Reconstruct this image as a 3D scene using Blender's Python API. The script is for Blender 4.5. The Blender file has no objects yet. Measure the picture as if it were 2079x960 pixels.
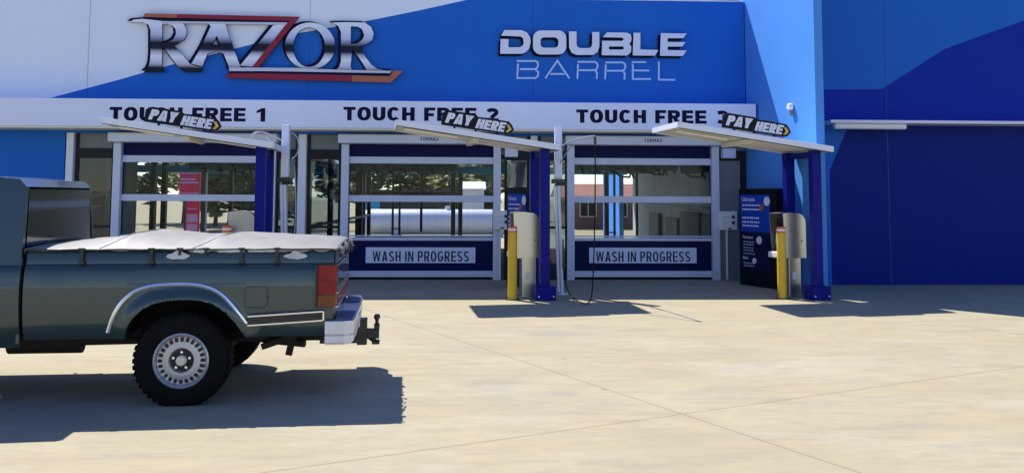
import bpy, bmesh, math, random
from math import radians, sin, cos, pi, atan, sqrt, hypot
from mathutils import Vector, Matrix
from mathutils.geometry import tessellate_polygon

random.seed(7)
scene = bpy.context.scene
COL = scene.collection

# ------------------------------------------------------------------ camera
FPX, PPX, PPY, CAMH = 1850.0, 1039.5, 252.0, 1.68
YAW, PITCH, ROLL = radians(2.5), atan((398 - 252) / 1850.0), radians(.23)
RM = Matrix.Rotation(-YAW, 3, 'Z') @ Matrix.Rotation(pi / 2 + PITCH, 3, 'X') @ Matrix.Rotation(ROLL, 3, 'Z')
CAMPOS = Vector((0, 0, CAMH))
cam = bpy.data.cameras.new("camera")
cam.sensor_fit = 'HORIZONTAL'
cam.sensor_width = 36
cam.lens = FPX / 2079 * 36
cam.shift_x = 0
cam.shift_y = -(480 - PPY) / 2079
cam.clip_start = 0.1
cam.clip_end = 2000
camo = bpy.data.objects.new("camera", cam)
COL.objects.link(camo)
camo.matrix_world = Matrix.Translation(CAMPOS) @ RM.to_4x4()
scene.camera = camo


def at(px, py, Y):
    """photo pixel -> world point on the plane Y = const"""
    v = RM @ Vector(((px - PPX) / FPX, -(py - PPY) / FPX, -1))
    return CAMPOS + v * (Y / v.y)


def ground_at(px, py, z=0.0):
    v = RM @ Vector(((px - PPX) / FPX, -(py - PPY) / FPX, -1))
    return CAMPOS + v * ((z - CAMH) / v.z)


# ------------------------------------------------------------------ light
SHX, SHY = .470, -.606                     # shadow offset per metre of height
SUN_EL = math.atan2(1, hypot(SHX, SHY))
SUN_AZ = math.atan2(-SHX, -SHY)            # clockwise from +Y
world = bpy.data.worlds.new("World")
scene.world = world
world.use_nodes = True
wn = world.node_tree
sky = wn.nodes.new('ShaderNodeTexSky')
sky.sky_type = 'NISHITA'
sky.sun_disc = False
sky.sun_elevation = SUN_EL
sky.sun_rotation = SUN_AZ
sky.air_density = 1.0
sky.dust_density = 0.1
sky.ozone_density = 4.0
bg = wn.nodes['Background']
bg.inputs['Strength'].default_value = .128
hs = wn.nodes.new('ShaderNodeHueSaturation')
hs.inputs['Saturation'].default_value = 1.12
hs.inputs['Hue'].default_value = .518
wn.links.new(sky.outputs[0], hs.inputs['Color'])
wn.links.new(hs.outputs[0], bg.inputs[0])
sl = bpy.data.lights.new("sun", 'SUN')
sl.energy = 5.0
sl.angle = radians(.5)
sl.color = (1.0, .955, .88)
so = bpy.data.objects.new("sun", sl)
COL.objects.link(so)
so.rotation_euler = Vector((SHX, SHY, -1)).to_track_quat('-Z', 'Y').to_euler()
scene.view_settings.view_transform = 'Standard'
scene.view_settings.look = 'None'
scene.view_settings.exposure = 0.52
scene.view_settings.gamma = 1
scene.view_settings.use_curve_mapping = False


# ------------------------------------------------------------------ materials
def nd(nt, kind, **kw):
    n = nt.nodes.new(kind)
    for k, v in kw.items():
        if k in n.inputs:
            n.inputs[k].default_value = v
        else:
            setattr(n, k, v)
    return n


def mat(name, col, rough=.5, metal=0.0, var=.06, scale=3.0, bump=0.0, bscale=40.0, coat=0.0, spec=.5,
        grime=0.0, grime_col=(.12, .1, .08), stretch=(1, 1, 1), emit=None):
    m = bpy.data.materials.new(name)
    m.use_nodes = True
    nt = m.node_tree
    b = nt.nodes['Principled BSDF']
    b.inputs['Metallic'].default_value = metal
    b.inputs['Specular IOR Level'].default_value = spec
    b.inputs['Coat Weight'].default_value = coat
    b.inputs['Coat Roughness'].default_value = .06
    tc = nd(nt, 'ShaderNodeTexCoord')
    mp = nd(nt, 'ShaderNodeMapping')
    mp.inputs['Scale'].default_value = stretch
    nt.links.new(tc.outputs['Object'], mp.inputs[0])
    n1 = nd(nt, 'ShaderNodeTexNoise', Scale=scale, Detail=6.0, Roughness=.62)
    nt.links.new(mp.outputs[0], n1.inputs['Vector'])
    mx = nd(nt, 'ShaderNodeMixRGB')
    mx.inputs[1].default_value = tuple(c * (1 - var) for c in col) + (1,)
    mx.inputs[2].default_value = tuple(min(1, c * (1 + var)) for c in col) + (1,)
    rmp = nd(nt, 'ShaderNodeMapRange')
    rmp.inputs[1].default_value = .3
    rmp.inputs[2].default_value = .7
    nt.links.new(n1.outputs[0], rmp.inputs[0])
    nt.links.new(rmp.outputs[0], mx.inputs[0])
    out = mx.outputs[0]
    if grime > 0:
        n2 = nd(nt, 'ShaderNodeTexNoise', Scale=scale * 2.3, Detail=8.0, Roughness=.7)
        nt.links.new(mp.outputs[0], n2.inputs['Vector'])
        r2 = nd(nt, 'ShaderNodeMapRange')
        r2.inputs[1].default_value = .52
        r2.inputs[2].default_value = .75
        r2.inputs[4].default_value = grime
        nt.links.new(n2.outputs[0], r2.inputs[0])
        m2 = nd(nt, 'ShaderNodeMixRGB')
        m2.inputs[2].default_value = tuple(grime_col) + (1,)
        nt.links.new(r2.outputs[0], m2.inputs[0])
        nt.links.new(out, m2.inputs[1])
        out = m2.outputs[0]
    nt.links.new(out, b.inputs['Base Color'])
    rr = nd(nt, 'ShaderNodeMapRange')
    rr.inputs[3].default_value = max(.02, rough - .06)
    rr.inputs[4].default_value = min(1, rough + .08)
    nt.links.new(n1.outputs[0], rr.inputs[0])
    nt.links.new(rr.outputs[0], b.inputs['Roughness'])
    if bump > 0:
        n3 = nd(nt, 'ShaderNodeTexNoise', Scale=bscale, Detail=4.0)
        nt.links.new(mp.outputs[0], n3.inputs['Vector'])
        bp = nd(nt, 'ShaderNodeBump', Strength=bump, Distance=.02)
        nt.links.new(n3.outputs[0], bp.inputs['Height'])
        nt.links.new(bp.outputs[0], b.inputs['Normal'])
    if emit:
        b.inputs['Emission Color'].default_value = tuple(emit[0]) + (1,)
        b.inputs['Emission Strength'].default_value = emit[1]
    return m


def glass_mat(name, tint, gloss=.12, rough=.03, haze=0.0, ior=1.45):
    m = bpy.data.materials.new(name)
    m.use_nodes = True
    nt = m.node_tree
    nt.nodes.remove(nt.nodes['Principled BSDF'])
    tr = nd(nt, 'ShaderNodeBsdfTransparent')
    tr.inputs[0].default_value = tuple(tint) + (1,)
    gl = nd(nt, 'ShaderNodeBsdfGlossy')
    gl.inputs['Roughness'].default_value = rough
    fr = nd(nt, 'ShaderNodeFresnel', IOR=ior)
    ad = nd(nt, 'ShaderNodeMath', operation='ADD')
    ad.inputs[1].default_value = gloss
    nt.links.new(fr.outputs[0], ad.inputs[0])
    tcn = nd(nt, 'ShaderNodeTexCoord')
    nz = nd(nt, 'ShaderNodeTexNoise', Scale=1.6, Detail=3.0)
    bp = nd(nt, 'ShaderNodeBump', Strength=.12, Distance=.05)
    nt.links.new(tcn.outputs['Object'], nz.inputs['Vector'])
    nt.links.new(nz.outputs[0], bp.inputs['Height'])
    nt.links.new(bp.outputs[0], gl.inputs['Normal'])
    mix = nd(nt, 'ShaderNodeMixShader')
    nt.links.new(ad.outputs[0], mix.inputs[0])
    nt.links.new(tr.outputs[0], mix.inputs[1])
    nt.links.new(gl.outputs[0], mix.inputs[2])
    last = mix
    if haze > 0:
        df = nd(nt, 'ShaderNodeBsdfTranslucent')
        df.inputs[0].default_value = (.6, .65, .65, 1)
        n2 = nd(nt, 'ShaderNodeTexNoise', Scale=3.0, Detail=5.0)
        mpp = nd(nt, 'ShaderNodeMapping')
        mpp.inputs['Scale'].default_value = (3, 1, .25)
        nt.links.new(tcn.outputs['Object'], mpp.inputs[0])
        nt.links.new(mpp.outputs[0], n2.inputs['Vector'])
        r = nd(nt, 'ShaderNodeMapRange')
        r.inputs[1].default_value = .35
        r.inputs[2].default_value = .8
        r.inputs[4].default_value = haze
        nt.links.new(n2.outputs[0], r.inputs[0])
        m2 = nd(nt, 'ShaderNodeMixShader')
        nt.links.new(r.outputs[0], m2.inputs[0])
        nt.links.new(last.outputs[0], m2.inputs[1])
        nt.links.new(df.outputs[0], m2.inputs[2])
        last = m2
    nt.links.new(last.outputs[0], nt.nodes['Material Output'].inputs[0])
    return m


M = {}
M['white_wall'] = mat('white wall paint', (.76, .83, .96), .5, var=.02, scale=.6, grime=.10, grime_col=(.58, .63, .74), stretch=(1, 1, .3), spec=.2)
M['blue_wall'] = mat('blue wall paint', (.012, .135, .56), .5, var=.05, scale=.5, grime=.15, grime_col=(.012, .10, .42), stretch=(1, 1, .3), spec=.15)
M['sky_blue_wall'] = mat('light blue wall paint', (.075, .27, .72), .55, var=.03, scale=.7, spec=.2)
M['navy_wall'] = mat('navy wall colour', (.002, .026, .34), .5, var=.06, scale=.6, spec=.12)
M['deep_navy_wall'] = mat('deep navy wall colour', (.001, .016, .22), .5, var=.08, scale=.6, spec=.12)
M['joint'] = mat('wall joint sealant', (.02, .08, .25), .7)
M['joint_pale'] = mat('pale wall joint sealant', (.4, .44, .52), .7)
M['fascia'] = mat('white fascia panel', (.74, .80, .98), .45, var=.015, scale=.8, grime=.12, grime_col=(.5, .53, .64), spec=.2)
M['cream'] = mat('cream painted steel', (.76, .73, .64), .5, var=.04, scale=2, grime=.15, grime_col=(.5, .45, .36))
M['white_metal'] = mat('white powder coated steel', (.74, .78, .90), .4, var=.03, scale=3, grime=.10, grime_col=(.55, .55, .55))
M['alu'] = mat('silver anodised aluminium', (.60, .66, .82), .42, metal=.15, var=.05, scale=4, grime=.2, grime_col=(.38, .40, .46))
M['navy_door'] = mat('navy door fabric', (.004, .007, .072), .5, var=.12, scale=2.5, bump=.05, bscale=12, spec=.12)
M['navy_post'] = mat('royal navy powder coat', (.002, .006, .20), .4, var=.06, scale=4, grime=.12, grime_col=(.02, .025, .13), spec=.15)
M['ink'] = mat('navy lettering vinyl', (.003, .004, .035), .5, spec=.12)
M['ink_grey'] = mat('dark grey lettering', (.03, .035, .07), .5, spec=.15)
M['black'] = mat('black rubber', (.006, .006, .007), .7, spec=.2)
M['black_metal'] = mat('black painted steel', (.012, .012, .015), .4, coat=.2)
M['dark'] = mat('dark machinery', (.03, .034, .042), .5, var=.3, scale=3)
M['dark_frame'] = mat('dark window frame', (.008, .010, .016), .45, spec=.25)
M['steel'] = mat('brushed stainless steel', (.56, .52, .44), .30, metal=.95, var=.08, scale=5, stretch=(14, 14, .6), grime=.2, grime_col=(.36, .32, .24))
M['yellow'] = mat('yellow bollard paint', (.72, .44, .02), .4, var=.08, scale=4, grime=.35, grime_col=(.34, .22, .05))
M['orange'] = mat('orange reflective band', (.75, .16, .03), .4)
M['white'] = mat('white plastic', (.78, .78, .78), .4, var=.03)
M['letter_white'] = mat('white sign face', (.74, .77, .90), .45, var=.02, spec=.2)
M['letter_blue'] = mat('pale blue sign stroke', (.45, .62, .95), .45, var=.02, spec=.2)
M['sign_black'] = mat('black sign board', (.004, .005, .010), .45, spec=.2)
M['gold'] = mat('gold arrow vinyl', (.62, .42, .12), .4)
M['sign_red'] = mat('crimson sign face', (.27, .022, .05), .45, var=.1, scale=1, spec=.2)
M['bronze'] = mat('orange bronze sign end', (.42, .10, .045), .35, var=.1, scale=1)
M['poster_blue'] = mat('blue poster', (.006, .055, .42), .45, var=.08, scale=3, spec=.2)
M['poster_dark'] = mat('dark poster', (.003, .005, .045), .45, spec=.2)
M['grey_panel'] = mat('grey cladding panel', (.16, .19, .21), .5, var=.1, scale=1.2, stretch=(1, 1, .2))
M['white_panel'] = mat('white lining panel', (.58, .62, .62), .4, var=.12, scale=1.2, grime=.6, grime_col=(.14, .16, .17), stretch=(1, .6, .22))
M['ceiling'] = mat('dark ceiling', (.03, .033, .04), .7, var=.2, scale=1)
M['teal'] = mat('teal blue lintel paint', (.04, .50, .80), .5)
M['red_sign'] = mat('red banner', (.80, .02, .06), .45, var=.15, scale=4, spec=.2)
M['pink_sign'] = mat('pink banner panel', (.62, .30, .42), .45, var=.2, scale=8)
M['brick'] = mat('brown brick', (.16, .075, .05), .85, var=.25, scale=9)
M['roof_red'] = mat('terracotta roof', (.28, .10, .06), .8, var=.2, scale=5)
M['render'] = mat('white render', (.74, .73, .70), .8, var=.05, scale=2)
M['bark'] = mat('bark', (.09, .065, .045), .9, var=.3, scale=8, bump=.4)
M['cab_glass'] = mat('dark car window', (.01, .013, .015), .05, coat=1.0)
M['pane'] = glass_mat('clear door pane', (.90, .95, .98), .0, .04, .05, 1.22)
M['glass'] = glass_mat('tinted glazing', (.55, .63, .68), .03, .03, .04, 1.35)


def leaf_mat(name, c):
    m = bpy.data.materials.new(name)
    m.use_nodes = True
    nt = m.node_tree
    b = nt.nodes['Principled BSDF']
    oi = nd(nt, 'ShaderNodeTexCoord')
    n = nd(nt, 'ShaderNodeTexNoise', Scale=1.3, Detail=5.0)
    nt.links.new(oi.outputs['Object'], n.inputs['Vector'])
    mx = nd(nt, 'ShaderNodeMixRGB')
    mx.inputs[1].default_value = tuple(x * .55 for x in c) + (1,)
    mx.inputs[2].default_value = tuple(x * 1.5 for x in c) + (1,)
    r = nd(nt, 'ShaderNodeMapRange')
    r.inputs[1].default_value = .35
    r.inputs[2].default_value = .65
    nt.links.new(n.outputs[0], r.inputs[0])
    nt.links.new(r.outputs[0], mx.inputs[0])
    nt.links.new(mx.outputs[0], b.inputs['Base Color'])
    b.inputs['Roughness'].default_value = .6
    tl = nd(nt, 'ShaderNodeBsdfTranslucent')
    nt.links.new(mx.outputs[0], tl.inputs[0])
    ms = nd(nt, 'ShaderNodeMixShader')
    ms.inputs[0].default_value = .45
    nt.links.new(b.outputs[0], ms.inputs[1])
    nt.links.new(tl.outputs[0], ms.inputs[2])
    nt.links.new(ms.outputs[0], nt.nodes['Material Output'].inputs[0])
    return m


M['grey_steel'] = mat('galvanised steel', (.34, .38, .46), .4, metal=.4, var=.1, scale=6)
M['leaf'] = leaf_mat('green leaves', (.15, .21, .07))
M['leaf_olive'] = leaf_mat('olive leaves', (.24, .24, .10))
M['leaf_dark'] = leaf_mat('dark leaves', (.08, .12, .055))


# ------------------------------------------------------------------ mesh builder
class MB:
    def __init__(s):
        s.v, s.f, s.mi, s.m = [], [], [], 0
        s.ox = 0.0

    def add(s, vs, fs):
        o = len(s.v)
        s.v += [(v[0] + s.ox, v[1], v[2]) for v in vs]
        for f in fs:
            s.f.append(tuple(i + o for i in f))
            s.mi.append(s.m)
        return s

    def box(s, x0, x1, y0, y1, z0, z1):
        vs = [(x, y, z) for x in (x0, x1) for y in (y0, y1) for z in (z0, z1)]
        return s.add(vs, [(0, 1, 3, 2), (4, 6, 7, 5), (0, 4, 5, 1), (2, 3, 7, 6), (0, 2, 6, 4), (1, 5, 7, 3)])

    def obox(s, c, size, mtx):
        c = Vector(c)
        h = [k / 2 for k in size]
        vs = [c + mtx @ Vector((x * h[0], y * h[1], z * h[2])) for x in (-1, 1) for y in (-1, 1) for z in (-1, 1)]
        return s.add(vs, [(0, 1, 3, 2), (4, 6, 7, 5), (0, 4, 5, 1), (2, 3, 7, 6), (0, 2, 6, 4), (1, 5, 7, 3)])

    def quad(s, a, b, c, d):
        return s.add([a, b, c, d], [(0, 1, 2, 3)])

    def extrude(s, contours, fn, d0, d1, mside=None):
        """contours: [outer, hole...] 2D; fn(u, v, d) -> 3D; d1 is the front"""
        tris = tessellate_polygon([[Vector((p[0], p[1], 0)) for p in c] for c in contours])
        flat = [p for c in contours for p in c]
        n = len(flat)
        vs = [fn(p[0], p[1], d1) for p in flat] + [fn(p[0], p[1], d0) for p in flat]
        fs = []
        for t in tris:
            a, b, c = (flat[i] for i in t)
            if (b[0] - a[0]) * (c[1] - a[1]) - (b[1] - a[1]) * (c[0] - a[0]) < 0:
                t = (t[0], t[2], t[1])
            fs.append(tuple(t))
            fs.append((t[0] + n, t[2] + n, t[1] + n))
        s.add(vs, fs)
        if mside is not None:
            keep, s.m = s.m, mside
        o, sd = 0, []
        for c in contours:
            k = len(c)
            for i in range(k):
                sd.append((o + i, o + (i + 1) % k, n + o + (i + 1) % k, n + o + i))
            o += k
        base = len(s.v) - 2 * n
        for f in sd:
            s.f.append(tuple(i + base for i in f))
            s.mi.append(s.m)
        if mside is not None:
            s.m = keep
        return s

    def tube(s, pts, r, n=10, cap=True):
        pts = [Vector(p) for p in pts]
        rs = r if isinstance(r, (list, tuple)) else [r] * len(pts)
        vs, fs = [], []
        up = None
        for i, p in enumerate(pts):
            d = (pts[min(i + 1, len(pts) - 1)] - pts[max(i - 1, 0)]).normalized()
            if up is None:
                up = d.orthogonal().normalized()
            up = (up - d * up.dot(d))
            up = up.normalized() if up.length > 1e-6 else d.orthogonal().normalized()
            w = d.cross(up)
            for k in range(n):
                a = 2 * pi * k / n
                vs.append(p + (up * cos(a) + w * sin(a)) * rs[i])
        for i in range(len(pts) - 1):
            for k in range(n):
                k2 = (k + 1) % n
                fs.append((i * n + k, i * n + k2, (i + 1) * n + k2, (i + 1) * n + k))
        if cap:
            fs.append(tuple(range(n - 1, -1, -1)))
            fs.append(tuple((len(pts) - 1) * n + k for k in range(n)))
        return s.add(vs, fs)

    def lathe(s, prof, fn, n=32, closed=False):
        """prof: [(r, h)], fn(x, y, h) -> 3D"""
        vs, fs = [], []
        for r, h in prof:
            for k in range(n):
                a = 2 * pi * k / n
                vs.append(fn(r * cos(a), r * sin(a), h))
        m = len(prof)
        for i in range(m - 1 + (1 if closed else 0)):
            j = (i + 1) % m
            for k in range(n):
                k2 = (k + 1) % n
                fs.append((i * n + k, i * n + k2, j * n + k2, j * n + k))
        return s.add(vs, fs)

    def grid(s, rows):
        nr, nc = len(rows), len(rows[0])
        vs = [p for r in rows for p in r]
        fs = [(i * nc + j, i * nc + j + 1, (i + 1) * nc + j + 1, (i + 1) * nc + j) for i in range(nr - 1) for j in range(nc - 1)]
        return s.add(vs, fs)

    def build(s, name, mats, parent=None, smooth=False, bevel=0.0, world=False, solid=0.0, label=None, fixn=True, angle=40):
        me = bpy.data.meshes.new(name)
        me.from_pydata(s.v, [], s.f)
        mats = mats if isinstance(mats, (list, tuple)) else [mats]
        for m in mats:
            me.materials.append(m)
        me.polygons.foreach_set('material_index', s.mi)
        me.validate()
        if fixn:
            b = bmesh.new()
            b.from_mesh(me)
            bmesh.ops.remove_doubles(b, verts=b.verts, dist=1e-5)
            bmesh.ops.recalc_face_normals(b, faces=b.faces)
            b.to_mesh(me)
            b.free()
        if smooth:
            me.polygons.foreach_set('use_smooth', [True] * len(me.polygons))
            try:
                me.set_sharp_from_angle(angle=radians(angle))
            except Exception:
                pass
        o = bpy.data.objects.new(name, me)
        COL.objects.link(o)
        if solid:
            md = o.modifiers.new('thickness', 'SOLIDIFY')
            md.thickness = solid
            md.offset = 0
        if bevel:
            md = o.modifiers.new('bevel', 'BEVEL')
            md.width = bevel
            md.segments = 2
            md.limit_method = 'ANGLE'
            md.angle_limit = radians(50)
            md.harden_normals = False
        if parent:
            o.parent = parent
            if world:
                q = parent
                mtx = Matrix.Identity(4)
                while q and not q.get('_wp'):
                    mtx = Matrix.Translation(q.location) @ q.rotation_euler.to_matrix().to_4x4() @ mtx
                    q = q.parent
                o.matrix_parent_inverse = mtx.inverted()
                o['_wp'] = 1
        if label:
            o['label'] = label
        return o


def tag(o, label=None, cat=None, group=None, kind=None):
    if label: o['label'] = label
    if cat: o['category'] = cat
    if group: o['group'] = group
    if kind: o['kind'] = kind
    return o


def thing(name, label, cat, loc=(0, 0, 0), rz=0, group=None):
    o = bpy.data.objects.new(name, None)
    COL.objects.link(o)
    o.location = loc
    o.rotation_euler = (0, 0, rz)
    o.empty_display_size = .2
    return tag(o, label, cat, group)


def copy_tree(o, parent=None):
    c = o.copy()
    COL.objects.link(c)
    if parent:
        c.parent = parent
        c.matrix_parent_inverse = o.matrix_parent_inverse.copy()
    for ch in list(o.children):
        copy_tree(ch, c)
    return c


# ------------------------------------------------------------------ block lettering
def arc(cx, cy, rx, ry, a0, a1, n=14, e=2.0):
    r = []
    for i in range(n + 1):
        a = radians(a0 + (a1 - a0) * i / n)
        c, s_ = cos(a), sin(a)
        r.append((cx + rx * math.copysign(abs(c) ** (2 / e), c), cy + ry * math.copysign(abs(s_) ** (2 / e), s_)))
    return r


def stroke(path, t):
    """open polyline -> one polygon of width t, mitred"""
    L, R = [], []
    n = len(path)
    for i, p in enumerate(path):
        p = Vector(p)
        d0 = (p - Vector(path[i - 1])).normalized() if i > 0 else None
        d1 = (Vector(path[i + 1]) - p).normalized() if i < n - 1 else None
        d0 = d0 or d1
        d1 = d1 or d0
        nv = Vector((-(d0.y + d1.y), d0.x + d1.x))
        nv = nv.normalized() if nv.length > 1e-6 else Vector((-d0.y, d0.x))
        k = t / 2 / max(.45, nv.dot(Vector((-d0.y, d0.x))))
        L.append(tuple(p + nv * k))
        R.append(tuple(p - nv * k))
    return L + R[::-1]


def glyph(ch, w, t, s):
    """list of shapes (each a list of contours), cap height 1"""
    h = w / 2
    if ch == 'T':
        return [[[(0, 1), (0, 1 - s), (h - t / 2, 1 - s), (h - t / 2, 0), (h + t / 2, 0), (h + t / 2, 1 - s), (w, 1 - s), (w, 1)]]]
    if ch == 'I':
        return [[[(0, 0), (t, 0), (t, 1), (0, 1)]]]
    if ch == 'L':
        return [[[(0, 0), (w, 0), (w, s), (t, s), (t, 1), (0, 1)]]]
    if ch == 'H':
        b = .5 - s / 2
        return [[[(0, 0), (t, 0), (t, b), (w - t, b), (w - t, 0), (w, 0), (w, 1), (w - t, 1), (w - t, b + s), (t, b + s), (t, 1), (0, 1)]]]
    if ch == 'E':
        b = .5 - s / 2
        return [[[(0, 0), (w, 0), (w, s), (t, s), (t, b), (w * .93, b), (w * .93, b + s), (t, b + s), (t, 1 - s), (w * .98, 1 - s), (w * .98, 1), (0, 1)]]]
    if ch == 'F':
        b = .46 - s / 2
        return [[[(0, 0), (t, 0), (t, b), (w * .88, b), (w * .88, b + s), (t, b + s), (t, 1 - s), (w, 1 - s), (w, 1), (0, 1)]]]
    if ch == 'N':
        return [[[(0, 0), (t * .9, 0), (t * .9, .68), (w - t, 0), (w, 0), (w, 1), (w - t * .9, 1), (w - t * .9, .32), (t, 1), (0, 1)]]]
    if ch == 'M':
        return [[[(0, 0), (t, 0), (t, .62), (h, .1), (w - t, .62), (w - t, 0), (w, 0), (w, 1), (w - t, 1), (h, .45), (t, 1), (0, 1)]]]
    if ch == 'X':
        k = t * 1.2
        return [[[(0, 0), (k, 0), (h, .36), (w - k, 0), (w, 0), (h + k * .5, .5), (w, 1), (w - k, 1), (h, .64), (k, 1), (0, 1), (h - k * .5, .5)]]]
    if ch == 'A':
        k = t * 1.08
        sl_ = (h - k * .5) / 1.0
        c0, c1 = .2, .2 + s
        xa = lambda z: z * sl_
        return [[[(0, 0), (k, 0), (k + xa(c0), c0), (w - k - xa(c0), c0), (w - k, 0), (w, 0), (h + k * .52, 1), (h - k * .52, 1)],
                 [(k * 1.02 + xa(c1), c1), (h, .82), (w - k * 1.02 - xa(c1), c1)]]]
    if ch == 'W':
        k = t * .95
        return [[[(0, 1), (k, 1), (w * .27, .32), (h - k * .45, 1), (h + k * .45, 1), (w * .73, .32), (w - k, 1), (w, 1),
                  (w * .76 + k * .35, 0), (w * .76 - k * .5, 0), (h, .62), (w * .24 + k * .5, 0), (w * .24 - k * .35, 0)]]]
    if ch == 'Y':
        return [[[(0, 1), (t * 1.12, 1), (h, .6), (w - t * 1.12, 1), (w, 1), (h + t / 2, .4), (h + t / 2, 0), (h - t / 2, 0), (h - t / 2, .4)]]]
    if ch in 'OD':
        return [[arc(h, .5, h, .51, 0, 345, 31, 2.3), arc(h, .5, h - t, .51 - s, 0, 345, 31, 2.2)]]
    if ch == 'U':
        return [[[(0, 1)] + arc(h, .38, h, .39, 180, 360, 16, 2.2) + [(w, 1), (w - t, 1)] + arc(h, .38, h - t, .39 - s, 360, 180, 16, 2.2) + [(t, 1)]]]
    if ch == 'C':
        return [[arc(h, .5, h, .51, 38, 322, 26, 2.25) + arc(h, .5, h - t, .51 - s, 318, 42, 26, 2.2)]]
    if ch == 'G':
        return [[arc(h, .5, h, .51, 38, 318, 24, 2.25) + [(w, .14), (w, .52), (h, .52), (h, .52 - s), (w - t, .52 - s), (w - t, .24)] +
                 arc(h, .5, h - t, .51 - s, 310, 42, 22, 2.2)]]
    if ch == 'P':
        m = .40
        return [[[(0, 0), (t, 0), (t, m)] + arc(w * .6, (1 + m) / 2, w * .4, (1 - m) / 2, -90, 90, 14, 2.3) + [(0, 1)],
                 [(t, m + s), (t, 1 - s)] + arc(w * .6, (1 + m) / 2, w * .4 - t, (1 - m) / 2 - s, 90, -90, 12, 2.2)]]
    if ch == 'R':
        m = .38
        return [[[(0, 0), (t, 0), (t, m), (w * .42, m), (w - t * 1.08, 0), (w * 1.03, 0), (w * .74, m * 1.12)] +
                 arc(w * .58, (1 + m) / 2, w * .41, (1 - m) / 2, -62, 90, 12, 2.3) + [(0, 1)],
                 [(t, m + s), (t, 1 - s)] + arc(w * .58, (1 + m) / 2, w * .41 - t, (1 - m) / 2 - s, 90, -90, 12, 2.2)]]
    if ch == 'S':
        q = (t + s) / 2
        p = arc(h, .735, h - q / 2, .265 - q / 2, 25, 265, 14, 2.15) + arc(h, .255, h - q / 2, .255 - q / 2, 85, -155, 14, 2.15)
        return [[stroke(p, q)]]
    if ch == '1':
        return [[[(w * .42, 0), (w * .42 + t, 0), (w * .42 + t, 1), (w * .42 + t * .25, 1), (w * .1, .80), (w * .1, .62), (w * .42, .72)]]]
    if ch == '2':
        q = (t + s) / 2
        p = arc(h, .68, h - q / 2, .32 - q / 2, 165, -25, 14, 2.1) + [(w * .42, .27)]
        return [[stroke(p, q)], [[(0, 0), (w, 0), (w, s), (w * .30, s + .02), (w * .52, .33), (w * .34, .30), (0, s * .8)]]]
    if ch == '3':
        q = (t + s) / 2
        return [[stroke(arc(h, .735, h - q / 2, .265 - q / 2, 150, -80, 14, 2.1), q)], [stroke(arc(h, .27, h - q / 2, .27 - q / 2, 75, -150, 14, 2.1), q)]]
    return []


WID = dict(M=1.25, X=1.05, I=None, W=1.5, T=.95, E=.92, F=.88, L=.88, P=.95, S=.98, O=1.06, C=1.02, G=1.06, A=1.08, N=1.02, Y=1.05)


def letters(mb, txt, fn, height, width, w=.9, t=.28, s=.2, gap=.2, space=.62, d0=0, d1=.004, shear=0.0):
    x, items = 0.0, []
    for ch in txt:
        if ch == ' ':
            x += space - gap
            continue
        cw = t if ch == 'I' else w * (WID.get(ch) or 1)
        items.append((ch, x, cw))
        x += cw + gap
    tot = x - gap
    sx = width / (tot * height)
    for ch, x0, cw in items:
        for i, shp in enumerate(glyph(ch, cw, t, s)):
            cs = [[((x0 + p[0]) * height * sx + shear * p[1] * height, p[1] * height) for p in c] for c in shp]
            mb.extrude(cs, fn, d0, d1 + .0008 * i)


def face_y(X, Y, Z):
    """plane mapper: u to +X, v to +Z, d toward the viewer (-Y)"""
    return lambda u, v, d: (X + u, Y - d, Z + v)


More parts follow.
